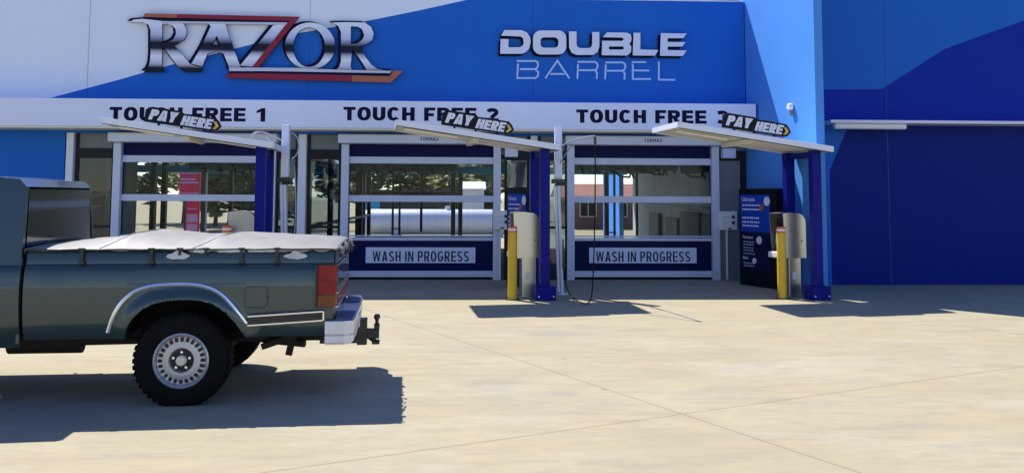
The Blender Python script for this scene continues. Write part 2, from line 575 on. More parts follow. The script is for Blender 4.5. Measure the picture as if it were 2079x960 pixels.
# ================================================================== SETTING: ground
def concrete():
    m = bpy.data.materials.new('sunlit concrete paving')
    m.use_nodes = True
    nt = m.node_tree
    b = nt.nodes['Principled BSDF']
    tc = nd(nt, 'ShaderNodeTexCoord')

    def noise(scale, detail, rough, sc=(1, 1, 1), rz=0, lo=.3, hi=.7):
        mp = nd(nt, 'ShaderNodeMapping')
        mp.inputs['Scale'].default_value = sc
        mp.inputs['Rotation'].default_value = (0, 0, rz)
        n = nd(nt, 'ShaderNodeTexNoise', Scale=scale, Detail=detail, Roughness=rough)
        nt.links.new(tc.outputs['Object'], mp.inputs[0])
        nt.links.new(mp.outputs[0], n.inputs['Vector'])
        r = nd(nt, 'ShaderNodeMapRange')
        r.inputs[1].default_value = lo
        r.inputs[2].default_value = hi
        nt.links.new(n.outputs[0], r.inputs[0])
        return r.outputs[0]

    def mix(fac, a, c, blend='MIX', amt=1.0):
        mx = nd(nt, 'ShaderNodeMixRGB', blend_type=blend)
        if amt != 1.0:
            ml = nd(nt, 'ShaderNodeMath', operation='MULTIPLY')
            ml.inputs[1].default_value = amt
            nt.links.new(fac, ml.inputs[0])
            fac = ml.outputs[0]
        nt.links.new(fac, mx.inputs[0])
        for i, q in ((1, a), (2, c)):
            if isinstance(q, tuple):
                mx.inputs[i].default_value = q + (1,)
            else:
                nt.links.new(q, mx.inputs[i])
        return mx.outputs[0]

    c = mix(noise(.55, 5, .6, (1, 1.6, 1), .2), (.372, .328, .208), (.438, .396, .266))
    c = mix(noise(1.3, 7, .65, (.45, 1.5, 1), .12, .45, .72), c, (.43, .345, .205), amt=.75)
    c = mix(noise(2.2, 8, .7, (.35, 1.6, 1), -.1, .52, .75), c, (.25, .23, .19), amt=.75)
    c = mix(noise(.35, 6, .6, (1, 1, 1), .5, .56, .72), c, (.265, .258, .23), amt=.75)
    c = mix(noise(.42, 4, .6, (.8, 1.4, 1), 1.1, .58, .74), c, (.49, .46, .37), amt=.6)
    c = mix(noise(9, 5, .7, (.5, 1, 1), .3, .35, .7), c, (.335, .295, .215), amt=.28)
    c = mix(noise(60, 3, .6, (1, 1, 1), 0, .60, .72), c, (.25, .225, .17), amt=.35)
    c = mix(noise(1.7, 9, .72, (.28, 1.9, 1), .05, .55, .68), c, (.28, .262, .215), amt=.38)
    c = mix(noise(.8, 9, .75, (.5, 1.5, 1), .7, .53, .60), c, (.47, .43, .33), amt=.35)
    c = mix(noise(4.2, 8, .75, (.55, 1.3, 1), .4, .46, .66), c, (.315, .285, .21), amt=.55)
    c = mix(noise(3.1, 9, .8, (.6, 1.4, 1), 1.4, .60, .70), c, (.50, .47, .38), amt=.5)
    vo = nd(nt, 'ShaderNodeTexVoronoi', Scale=1.15)
    nt.links.new(tc.outputs['Object'], vo.inputs['Vector'])
    vr = nd(nt, 'ShaderNodeMapRange')
    vr.inputs[1].default_value = .015
    vr.inputs[2].default_value = .055
    vr.inputs[3].default_value = 1
    vr.inputs[4].default_value = 0
    nt.links.new(vo.outputs['Distance'], vr.inputs[0])
    c = mix(vr.outputs[0], c, (.13, .115, .09), amt=.45)
    # saw cut joints
    mp = nd(nt, 'ShaderNodeMapping')
    mp.vector_type = 'TEXTURE'
    mp.inputs['Location'].default_value = (1.645, 7.165, 0)
    mp.inputs['Rotation'].default_value = (0, 0, radians(26))
    nt.links.new(tc.outputs['Object'], mp.inputs[0])
    sp = nd(nt, 'ShaderNodeSeparateXYZ')
    nt.links.new(mp.outputs[0], sp.inputs[0])
    wob = nd(nt, 'ShaderNodeTexNoise', Scale=6.0)
    nt.links.new(tc.outputs['Object'], wob.inputs['Vector'])
    masks = []
    for ax in ('X', 'Y'):
        pp = nd(nt, 'ShaderNodeMath', operation='PINGPONG')
        pp.inputs[1].default_value = 3.2
        nt.links.new(sp.outputs[ax], pp.inputs[0])
        lt = nd(nt, 'ShaderNodeMapRange')
        lt.inputs[1].default_value = .006
        lt.inputs[2].default_value = .016
        lt.inputs[3].default_value = 1
        lt.inputs[4].default_value = 0
        nt.links.new(pp.outputs[0], lt.inputs[0])
        masks.append(lt.outputs[0])
    mxm = nd(nt, 'ShaderNodeMath', operation='MAXIMUM')
    nt.links.new(masks[0], mxm.inputs[0])
    nt.links.new(masks[1], mxm.inputs[1])
    c = mix(mxm.outputs[0], c, (.20, .16, .10), amt=.55)
    nt.links.new(c, b.inputs['Base Color'])
    b.inputs['Roughness'].default_value = .85
    b.inputs['Specular IOR Level'].default_value = .25
    n3 = nd(nt, 'ShaderNodeTexNoise', Scale=55.0, Detail=5.0)
    nt.links.new(tc.outputs['Object'], n3.inputs['Vector'])
    bp = nd(nt, 'ShaderNodeBump', Strength=.25, Distance=.006)
    nt.links.new(n3.outputs[0], bp.inputs['Height'])
    nt.links.new(bp.outputs[0], b.inputs['Normal'])
    return m


mb = MB()
mb.quad((-500, -300, 0), (500, -300, 0), (500, 900, 0), (-500, 900, 0))
tag(mb.build('concrete_ground', concrete(), fixn=False), kind='structure')
M['verge'] = mat('dry grass verge', (.30, .24, .12), .95, var=.3, scale=2, grime=.5, grime_col=(.12, .14, .05))
mb = MB()
mb.quad((-80, 40.2, .004), (80, 40.2, .004), (80, 300, .004), (-80, 300, .004))
tag(mb.build('grass_verge', M['verge'], fixn=False), kind='structure')

# ================================================================== BUILDING
YF, YD, YR = 18.45, 18.60, 31.0            # upper facade, door line, rear opening
TOP = 5.71
XL, XR = -14.0, 5.615
bld = thing('car_wash_building', 'blue and white car wash hall with three roll up doors and a projecting wing wall', 'building', (0, YF, 0))


def part(mb, name, m, **kw):
    kw.setdefault('world', True)
    return mb.build(name, m, kw.pop('parent', bld), **kw)


# upper facade: white sweep over blue, one wall with two paints
bound = [at(px, py, YF) for px, py in ((246, 161), (340, 134), (430, 111), (510, 91), (600, 69), (680, 55), (741, 44), (850, 22))]
bound = [(p.x, p.z) for p in bound]
bound = [(XL, bound[0][1] - 1.35)] + [(-9.0, bound[0][1] - .56)] + bound + [(0.0, TOP)]
bound[0] = (XL, 2.95)
mb = MB()
f = lambda u, v, d: (u, YF - d, v)
mb.extrude([[(XL, TOP)] + bound], f, -.2, 0)
mb.m = 1
mb.extrude([bound + [(XR, TOP), (XR, 2.9), (XL, 2.9)]], f, -.2, 0)
part(mb, 'upper_wall', [M['white_wall'], M['blue_wall']], fixn=False)
for px in (-180, 180, 628, 1082):
    mb = MB()
    X = at(px, 100, YF).x
    zb = max(2.9, min(TOP, next((b0[1] + (b1[1] - b0[1]) * (X - b0[0]) / (b1[0] - b0[0]) for b0, b1 in zip(bound, bound[1:]) if b0[0] <= X <= b1[0]), TOP)))
    mb.m = 0
    mb.box(X - .006, X + .006, YF - .003, YF + .02, 3.0, zb)
    if zb < TOP - .05:
        mb.m = 1
        mb.box(X - .006, X + .006, YF - .003, YF + .02, zb, TOP)
    part(mb, 'panel_joint', [M['joint'], M['joint_pale']])
mb = MB()
mb.box(XL, XR - .002, YF - .012, YF + .28, TOP + .001, TOP + .03)
part(mb, 'parapet_cap', M['white_metal'], bevel=.008)
# hall shell
mb = MB()
mb.box(XL, 14, YF + .32, YR - .3, 5.0, 5.2)
part(mb, 'roof', M['ceiling'])
mb = MB()
mb.box(XL + .1, 5.5, YF + .24, YR - .05, 3.05, 3.15)
part(mb, 'ceiling', M['ceiling'])
mb = MB()
mb.box(XL, 14, YR - .25, YR, 2.9, TOP - .3)
for a, b_ in ((XL, -11.2), (12, 14)):
    mb.box(a, b_, YR - .24, YR - .01, 0, 2.9)
part(mb, 'rear_wall', M['blue_wall'])
mb = MB()
mb.box(-11.2, 5.3, YR - .12, YR + .1, 2.42, 2.66)
part(mb, 'rear_lintel', M['teal'], label='teal lintel beam over the rear openings')
mb = MB()
mb.box(XL, -8.1, YD - .1, YD + .1, 0, 2.95)
part(mb, 'front_wall', M['blue_wall'], label='blue wall left of the first bay')
mb = MB()
mb.box(XL - .15, XL, YF, YR, 0, TOP - .02)
part(mb, 'side_wall', M['blue_wall'])

# wing wall: projects toward the car lanes, splayed a little outward
WX0, WY0, WX1, WY1 = 5.61, 18.45, 5.875, 15.30
mb = MB()
wt = .145
mb.extrude([[(WX0, WY0 + .3), (WX1, WY1), (WX1 + wt, WY1), (WX0 + wt, WY0 + .3)]], lambda u, v, d: (u, v, d), 0, 7.6)
part(mb, 'wing_wall', M['sky_blue_wall'], label='light blue wing wall projecting from the front')

# right hand wall in blue and navy fields, some edges diagonal
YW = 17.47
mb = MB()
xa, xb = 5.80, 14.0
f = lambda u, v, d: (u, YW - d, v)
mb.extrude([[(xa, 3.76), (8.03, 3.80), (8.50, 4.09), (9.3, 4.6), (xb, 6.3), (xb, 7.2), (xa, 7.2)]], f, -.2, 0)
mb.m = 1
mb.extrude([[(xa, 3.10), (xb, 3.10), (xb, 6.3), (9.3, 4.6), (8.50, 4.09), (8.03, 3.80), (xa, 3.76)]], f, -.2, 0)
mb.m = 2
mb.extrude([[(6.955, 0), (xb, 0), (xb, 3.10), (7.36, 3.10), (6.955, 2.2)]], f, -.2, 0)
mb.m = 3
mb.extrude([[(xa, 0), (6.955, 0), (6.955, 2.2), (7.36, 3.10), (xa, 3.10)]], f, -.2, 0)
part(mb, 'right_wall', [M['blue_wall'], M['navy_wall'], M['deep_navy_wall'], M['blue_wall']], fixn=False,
     label='wall right of the wing wall in mid blue and navy fields')
for X in (8.12, 11.2):
    mb = MB()
    mb.box(X - .006, X + .006, YW - .003, YW + .02, .0, 7.19)
    part(mb, 'panel_joint', M['joint'])
mb = MB()
mb.box(6.78, 13.5, YW - .55, YW - .002, 3.085, 3.145)
part(mb, 'awning_shelf', M['white_metal'], bevel=.01)
mb = MB()
mb.box(6.88, 8.28, YW - .50, YW - .36, 2.975, 3.083)
part(mb, 'batten_light', M['white'], bevel=.03)
mb = MB()
mb.box(14, 14.2, YW, YR, 0, 7.0)
part(mb, 'side_wall', M['navy_wall'])
mb = MB()
mb.box(5.72, 14, YW + .22, YR - .3, 6.2, 6.35)
part(mb, 'roof', M['ceiling'])

# interior partitions
mb = MB()
mb.box(1.30, 1.42, YD + .2, YR - .4, 0, 3.04)
part(mb, 'partition_wall', M['white_panel'])
mb = MB()
mb.box(5.42, 5.54, YD + .2, YR - .4, 0, 3.04)
part(mb, 'partition_wall', M['white_panel'], label='white lined wall on the right of bay three')
for y0, y1, zt in ((19.6, 21.1, 1.25), (21.3, 23.3, 1.30), (23.6, 25.0, 1.12), (26.0, 27.4, 1.2)):
    mb = MB()
    mb.box(5.33, 5.405, y0, y1, .25, zt)
    part(mb, 'splash_panel', M['grey_panel'], bevel=.01)
mb = MB()
mb.tube([(5.36, 19.2, 1.42), (5.36, 30.2, 1.42)], .025, 8)
part(mb, 'wall_pipe', M['white_metal'])
for x_, y0, y1, z0, z1 in ((5.1, 19.4, 21.5, 2.22, 2.42), (4.5, 20.5, 23.5, 2.30, 2.5), (3.9, 21.5, 22.3, 2.26, 2.5)):
    mb = MB()
    mb.box(x_ - .14, x_ + .14, y0, y1, z0, z1)
    mb.tube([(x_ - .1, y0 + .2, z0), (x_ - .12, y0 + .25, z0 - .12), (x_ - .3, y0 + .5, z0 - .1), (x_ - .5, y0 + .6, z0 + .1)], .025, 6)
    mb.tube([(x_, y0 + .6, z0), (x_ + .05, y0 + .6, z0 - .15)], .03, 6)
    part(mb, 'cable_tray', M['black_metal'])
mb = MB()
for y0 in (19.2, 22.2, 25.2, 28.2, 30.5):
    mb.box(-3.47, -3.35, y0, y0 + .14, 0, 3.04)
mb.box(-3.46, -3.36, 19.34, 30.5, 1.0, 1.06)
part(mb, 'partition_frame', M['dark_frame'])
mb = MB()
for y0 in (19.0, 23.05, 23.85, 30.4):
    mb.box(-7.98, -7.86, y0, y0 + .16, 0, 3.04)
mb.box(-7.97, -7.87, 19.0, 30.4, 2.72, 2.80)
part(mb, 'partition_frame', M['dark_frame'])
mb = MB()
mb.box(-7.98, -7.85, 27.35, 27.55, 0, 3.04)
part(mb, 'partition_post', M['white_metal'])
mb = MB()
rows = []
for z in (0.0, 2.7):
    rows.append([(-7.92 + (.03 if k % 2 else -.03), 20.2 + k * .1, z) for k in range(19)])
mb.grid(rows)
part(mb, 'corrugated_screen', M['white_panel'], solid=.01)
for xx in (-3.80, -3.62, -.62, -.38, 1.2, 4.55):
    mb = MB()
    mb.box(xx - .07, xx + .07, YR - .35, YR - .12, 0, 2.42)
    part(mb, 'rear_post', M['dark_frame'])
# rear wing wall beyond, its left face in the sun
mb = MB()
mb.box(5.05, 5.2, YR + .15, YR + 4, 0, 4.5)
part(mb, 'rear_wing_wall', M['sky_blue_wall'])

# front glazing between the doors
for xa_, xb_ in ((-3.49, -3.33), (1.19, 1.33), (-8.06, -7.92)):
    mull = MB()
    mull.box(xa_, xb_, YD - .14, YD + .06, 0, 2.98)
    part(mull, 'mullion', M['white_metal'], bevel=.006)
for a, b_ in ((-7.90, -7.14), (-3.93, -3.51), (-3.31, -2.64), (.66, 1.17), (1.35, 1.95)):
    mb = MB()
    mb.box(a, a + .05, YD - .06, YD + .02, 0, 2.97)
    mb.box(b_ - .05, b_, YD - .06, YD + .02, 0, 2.97)
    mb.box(a + .05, b_ - .05, YD - .06, YD + .02, 2.40, 2.60)
    mb.box(a + .05, b_ - .05, YD - .06, YD + .02, 2.90, 2.97)
    mb.box(a + .05, b_ - .05, YD - .06, YD + .02, 0, .1)
    mb.box(a + .05, b_ - .05, YD - .055, YD + .015, 1.02, 1.07)
    fr = part(mb, 'side_window', M['dark_frame'])
    mb = MB()
    mb.box(a + .05, b_ - .05, YD - .025, YD - .015, .1, 1.02)
    mb.box(a + .05, b_ - .05, YD - .025, YD - .015, 1.07, 2.40)
    part(mb, 'glass', M['glass'], parent=fr)
    mb = MB()
    mb.box(a + .05, b_ - .05, YD - .03, YD - .012, 2.60, 2.90)
    part(mb, 'infill_panel', M['grey_panel'], parent=fr)
mb = MB()
mb.box(5.06, 5.50, YD - .1, YD + .05, 0, 2.42)
mb.box(5.06, 5.60, YD - .06, YD + .05, 2.62, 2.97)
part(mb, 'cladding_panel', M['grey_panel'], bevel=.006)
mb = MB()
mb.box(5.06, 5.60, YD - .12, YD + .05, 2.42, 2.62)
mb.box(5.505, 5.60, YD - .12, YD + .05, 0, 2.42)
part(mb, 'cladding_frame', M['dark_frame'])
for xc in (.79, 5.22):
    mb = MB()
    mb.box(xc - .13, xc + .13, YD - .34, YD - .13, 2.46, 2.66)
    part(mb, 'junction_box', M['alu'], bevel=.01)

# roll up doors
DOORS = ((-5.53, 1.45), (-1.02, 1.455), (3.49, 1.41))


def zpx(y):
    return CAMH + (398 - y) / FPX * 18.63


for di, (xc, hw) in enumerate(DOORS):
    x0, x1 = xc - hw, xc + hw
    mb = MB()
    ow = [(x0, zpx(559)), (x1, zpx(559)), (x1, zpx(294)), (x0, zpx(294))]
    holes = [[(x0 + .012, zpx(b1)), (x1 - .012, zpx(b1)), (x1 - .012, zpx(b0)), (x0 + .012, zpx(b0))] for b0, b1 in ((330, 404), (404.5, 482))]
    mb.extrude([ow] + holes, lambda u, v, d: (u, YD - d, v), -.03, .03)
    dr = part(mb, 'roller_door', M['navy_door'], fixn=False)
    mb = MB()
    for za, zb in ((334, 320.4), (410.6, 397.4), (479.8, 477), (487.6, 481.4), (559.6, 547.4)):
        mb = MB()
        mb.box(x0, x1, YD - .06, YD + .04, zpx(za), zpx(zb))
        part(mb, 'rail', M['alu'], parent=dr, bevel=.006)
    mb = MB()
    mb.box(x0, x1, YD - .035, YD + .03, .0, zpx(560))
    part(mb, 'bottom_seal', M['black'], parent=dr)
    for za, zb in ((397.4, 334), (477, 410.6)):
        mb = MB()
        mb.box(x0, x1, YD - .006, YD + .006, zpx(za), zpx(zb))
        part(mb, 'pane', M['pane'], parent=dr)
    for s_ in (-1, 1):
        mb = MB()
        e = xc + s_ * hw
        mb.box(min(e, e + s_ * .15), max(e, e + s_ * .15), YD - .16, YD + .08, 0, zpx(296))
        mb.box(min(e + s_ * .052, e + s_ * .062), max(e + s_ * .052, e + s_ * .062), YD - .164, YD - .15, .02, zpx(300))
        part(mb, 'guide_rail', M['alu'], parent=dr, bevel=.01)
    mb = MB()
    mb.box(x0 - .2, x1 + .2, YD - .36, YD + .1, zpx(295.5), zpx(277))
    part(mb, 'header_box', M['alu'], parent=dr, bevel=.02)
    mb = MB()
    letters(mb, 'TORMAX', face_y(xc - .02, YD - .36, zpx(289.5)), .07, .37, w=.75, t=.2, s=.18, gap=.2, d1=.003)
    part(mb, 'lettering', M['ink_grey'], parent=dr)
    mb = MB()
    mb.box(xc - 1.10, xc + 1.10, YD - .042, YD - .031, zpx(532), zpx(501))
    part(mb, 'placard', M['fascia'], parent=dr)
    mb = MB()
    letters(mb, 'WASH IN PROGRESS', face_y(xc - .96, YD - .042, zpx(529)), .205, 1.93, w=.5, t=.15, s=.13, gap=.13, space=.42, d1=.003)
    part(mb, 'lettering', M['ink_grey'], parent=dr)

# ================================================================== fascia sign
YS = 17.8
fas = thing('fascia_sign', 'long white board over the doors lettered TOUCH FREE 1, 2 and 3', 'sign', (0, YS, 2.98))
mb = MB()
mb.box(-13.9, 5.63, YS, YF - .002, 2.985, 3.52)
part(mb, 'board', M['fascia'], parent=fas, bevel=.006)
mb = MB()
mb.box(-13.9, 5.62, YS + .03, YF - .01, 2.95, 2.983)
part(mb, 'soffit', M['cream'], parent=fas)
for i, (px, py, num) in enumerate(((222, 245, '1'), (697, 244.5, '2'), (1170, 249.5, '3'))):
    p = at(px, py, YS)
    mb = MB()
    letters(mb, 'TOUCH FREE ' + num, face_y(p.x, YS, p.z), .262, 3.02, w=.94, t=.335, s=.225, gap=.14, space=.70, d1=.004)
    part(mb, 'lettering', M['ink'], parent=fas, label='navy words TOUCH FREE ' + num + ' on the white board')

# ================================================================== RAZOR sign
def chrome():
    m = bpy.data.materials.new('chrome effect sign print')
    m.use_nodes = True
    nt = m.node_tree
    b = nt.nodes['Principled BSDF']
    tc = nd(nt, 'ShaderNodeTexCoord')
    sp = nd(nt, 'ShaderNodeSeparateXYZ')
    nt.links.new(tc.outputs['Object'], sp.inputs[0])
    ad = nd(nt, 'ShaderNodeMath', operation='MULTIPLY_ADD')
    ad.inputs[1].default_value = .011
    nt.links.new(sp.outputs['X'], ad.inputs[0])
    nt.links.new(sp.outputs['Z'], ad.inputs[2])
    z0, z1 = at(500, 150, 18.3).z, at(500, 38, 18.3).z
    mr = nd(nt, 'ShaderNodeMapRange')
    mr.inputs[1].default_value = z0 - .045
    mr.inputs[2].default_value = z1 - .045
    nt.links.new(ad.outputs[0], mr.inputs[0])
    cr = nd(nt, 'ShaderNodeValToRGB')
    el = cr.color_ramp.elements
    el[0].position, el[0].color = 0.0, (.004, .005, .016, 1)
    el[1].position, el[1].color = 1.0, (.80, .84, .95, 1)
    for p, c in ((.08, (.006, .007, .02)), (.15, (.5, .54, .66)), (.28, (.80, .84, .95)), (.36, (.45, .48, .62)), (.42, (.012, .014, .04)),
                 (.53, (.004, .005, .016)), (.60, (.22, .26, .40)), (.67, (.48, .54, .76)), (.85, (.72, .77, .92))):
        e = el.new(p)
        e.color = c + (1,)
    nt.links.new(mr.outputs[0], cr.inputs[0])
    nt.links.new(cr.outputs[0], b.inputs['Base Color'])
    b.inputs['Roughness'].default_value = .4
    b.inputs['Specular IOR Level'].default_value = .2
    return m


M['chrome_print'] = chrome()
z1f = lambda p: (p[0] / 4.3625 + 240, p[1] / 4.3625)
z2f = lambda p: (p[0] / 3.428 + 540, p[1] / 3.428)
YZ = YF - .12


def tr(fun, pts, Y=YZ):
    r = []
    for p in pts:
        q = at(*fun(p), Y)
        r.append((q.x, q.z))
    return r


razor = thing('razor_sign', 'large chrome effect RAZOR lettering with red bars mounted on the upper wall', 'sign', (at(540, 100, YZ).x, YZ, at(540, 100, YZ).z))
fz = lambda u, v, d: (u, YZ - d, v)


def sign_letter(name, contours, m, d0=-.05, d1=0.0, shadow=True):
    mb = MB()
    mb.extrude(contours, fz, d0, d1, mside=1)
    o = part(mb, name, [m, M['ink']], parent=razor, fixn=False)
    if shadow:
        mb = MB()
        mb.extrude([[(u - .07, v + .04) for u, v in c] for c in contours], fz, d0 - .055, d0 - .002)
        part(mb, 'letter_backing', M['ink'], parent=o, fixn=False)
    return o


def ell(cx, cy, rx, ry, n=40):
    return [(cx + rx * cos(2 * pi * k / n), cy + ry * sin(2 * pi * k / n)) for k in range(n)]


sign_letter('letter', [tr(z1f, [(100, 198), (140, 176), (240, 168), (520, 186), (578, 216), (605, 262), (604, 312), (580, 356), (535, 386), (492, 404),
                               (560, 480), (640, 572), (735, 600), (740, 640), (590, 642), (530, 592), (460, 500), (390, 408), (385, 590), (412, 640), (225, 640),
                               (262, 606), (280, 555), (286, 480), (286, 270), (268, 222), (225, 203)]),
                       tr(z1f, [(390, 214), (390, 384), (440, 376), (488, 350), (512, 305), (508, 262), (480, 228), (440, 214)])], M['chrome_print'])
sign_letter('letter', [tr(z1f, [(790, 205), (945, 205), (985, 330), (1040, 480), (1080, 588), (1075, 622), (982, 628), (975, 580), (932, 474), (862, 458), (792, 478), (762, 545), (745, 592),
                               (648, 566), (735, 420), (820, 235)]),
                       tr(z1f, [(875, 318), (820, 412), (906, 412)])], M['chrome_print'])
sign_letter('letter', [tr(z1f, [(1372, 228), (1490, 212), (1190, 594), (1078, 584)])], M['chrome_print'])
sign_letter('letter', [tr(z2f, ell(307, 322, 174, 163)), tr(z2f, ell(300, 330, 112, 138))], M['chrome_print'])
sign_letter('letter', [tr(z2f, [(460, 160), (560, 156), (690, 160), (732, 192), (750, 238), (738, 282), (700, 310), (658, 324), (690, 395), (732, 450), (775, 482), (830, 492), (890, 492),
                               (866, 509), (705, 500), (690, 468), (645, 400), (600, 345), (588, 470), (604, 496), (478, 496), (508, 470), (522, 430), (522, 225), (505, 185)]),
                       tr(z2f, [(590, 186), (590, 308), (635, 306), (672, 278), (684, 245), (668, 205), (638, 187)])], M['chrome_print'])
M['silver_print'] = mat('silver sign print', (.55, .58, .68), .3)
sign_letter('top_bar', [tr(z1f, [(386, 190), (1505, 202), (1488, 224), (386, 208)], YZ - .004)], M['silver_print'], d0=-.03, d1=.004, shadow=False)
sign_letter('base_bar', [[*tr(z1f, [(985, 600), (1570, 604)], YZ), *tr(z2f, [(300, 480), (500, 487), (700, 492), (872, 496), (862, 511), (500, 505), (0, 497)], YZ), *tr(z1f, [(985, 632)], YZ)]],
            M['silver_print'], d0=-.03, d1=.005, shadow=False)
sign_letter('black_line', [[*tr(z1f, [(985, 633)], YZ), *tr(z2f, [(0, 498), (500, 506), (870, 512), (858, 532), (500, 524), (0, 512)], YZ), *tr(z1f, [(975, 652)], YZ)]],
            M['ink'], d0=-.03, d1=.003, shadow=False)
sign_letter('black_line', [tr(z1f, [(225, 154), (1530, 190), (1500, 203), (386, 189), (215, 170)], YZ)], M['ink'], d0=-.03, d1=.003, shadow=False)
# red bars: bronze tips, crimson middle, slash
sign_letter('red_bar', [tr(z1f, [(520, 128), (1605, 152), (1245, 600), (1186, 597), (1500, 205), (1530, 190), (520, 162)], YZ)], M['sign_red'], d0=-.03, d1=.012, shadow=False)
sign_letter('red_bar', [tr(z1f, [(240, 122), (520, 128), (520, 162), (220, 153)], YZ)], M['bronze'], d0=-.03, d1=.012, shadow=False)
sign_letter('red_bar', [[*tr(z1f, [(975, 653)], YZ), *tr(z2f, [(0, 513), (600, 527), (600, 570), (0, 555)], YZ), *tr(z1f, [(945, 692)], YZ)]], M['sign_red'], d0=-.03, d1=.012, shadow=False)
sign_letter('red_bar', [tr(z2f, [(600, 527), (858, 533), (895, 493), (958, 497), (868, 577), (600, 570)], YZ)], M['bronze'], d0=-.03, d1=.012, shadow=False)

# ================================================================== DOUBLE BARREL sign
z3f = lambda p: (p[0] / 3.428 + 980, p[1] / 3.428)
dbl = thing('double_barrel_sign', 'raised grey DOUBLE BARREL lettering on the blue upper wall', 'sign', (at(1205, 120, YZ).x, YZ, at(1205, 120, YZ).z))


def rr(x0, x1, y0, y1, r):
    return arc(x1 - r, y1 - r, r, r, 0, 90, 5) + arc(x0 + r, y1 - r, r, r, 90, 180, 5) + arc(x0 + r, y0 + r, r, r, 180, 270, 5) + arc(x1 - r, y0 + r, r, r, 270, 360, 5)


def dletter(contours):
    cs = [tr(z3f, c) for c in contours]
    mb = MB()
    mb.extrude(cs, fz, -.06, 0, mside=1)
    o = part(mb, 'letter', [M['letter_white'], M['ink']], parent=dbl, fixn=False)
    mb = MB()
    mb.extrude([[(u - .04, v - .035) for u, v in c] for c in cs], fz, -.115, -.062)
    part(mb, 'letter_backing', M['ink'], parent=o, fixn=False)


dletter([[(150, 212), (272, 212), (308, 228), (330, 262), (334, 298), (324, 338), (304, 362), (276, 376), (122, 376), (125, 274), (181, 274), (178, 331), (258, 331), (280, 318), (286, 296), (280, 268), (264, 256), (128, 250)]])
dletter([rr(350, 582, 214, 381, 55), rr(402, 526, 262, 334, 26)])
dletter([[(600, 221), (653, 221), (653, 305), (658, 326), (676, 337), (738, 337), (756, 328), (762, 308), (762, 225), (812, 225), (812, 325), (800, 362), (770, 384), (655, 384), (620, 370), (602, 336)]])
dletter([[(866, 228), (1002, 229), (1030, 242), (1036, 268), (1032, 292), (1020, 307), (1034, 326), (1032, 366), (1004, 388), (828, 386), (832, 286), (968, 287), (984, 276), (970, 264), (836, 261)], rr(878, 982, 325, 347, 9)])
dletter([[(1050, 230), (1097, 230), (1097, 346), (1222, 350), (1200, 389), (1044, 388)]])
dletter([[(1240, 233), (1420, 236), (1396, 268), (1287, 268), (1287, 295), (1412, 295), (1388, 326), (1287, 326), (1287, 351), (1420, 353), (1392, 392), (1234, 390)]])
YB = YF - .035
fb = lambda u, v, d: (u, YB - d, v)


def bletter(paths, t=.037):
    mb = MB()
    for i, p in enumerate(paths):
        mb.extrude([stroke(tr(z3f, p, YB), t)], fb, -.03, .001 * i)
    part(mb, 'letter', M['letter_blue'], parent=dbl, fixn=False)


bletter([[(236, 426), (366, 426), (382, 434), (386, 452), (380, 474), (364, 483), (258, 483)], [(368, 488), (386, 502), (386, 528), (368, 545), (240, 545), (246, 443)]])
bletter([[(436, 546), (520, 424), (604, 548)], [(472, 516), (570, 517)]])
for dx, dy in ((0, 0), (193, 4)):
    bletter([[(660 + dx, 432 + dy), (780 + dx, 432 + dy), (797 + dx, 443 + dy), (801 + dx, 462 + dy), (795 + dx, 480 + dy), (780 + dx, 490 + dy), (672 + dx, 490 + dy)],
             [(664 + dx, 447 + dy), (659 + dx, 550 + dy)], [(786 + dx, 494 + dy), (797 + dx, 512 + dy), (793 + dx, 551 + dy)]])
bletter([[(1038, 434), (1138, 434)], [(1045, 446), (1045, 551), (1172, 552)], [(1052, 492), (1160, 493)]])
bletter([[(1226, 430), (1226, 556), (1340, 557)]])

# ================================================================== canopies with pay point furniture
UNITS = ((-3.41, 14.90), (1.196, 14.95), (5.715, 14.96))
CROT = radians(5.5)
ZL, ZR, CA0, CA1, CB0, CB1 = 2.875, 2.51, -2.42, .20, -.20, 1.17
slope = (ZR - ZL) / (CA1 - CA0)
zc = lambda a: ZL + (a - CA0) * slope


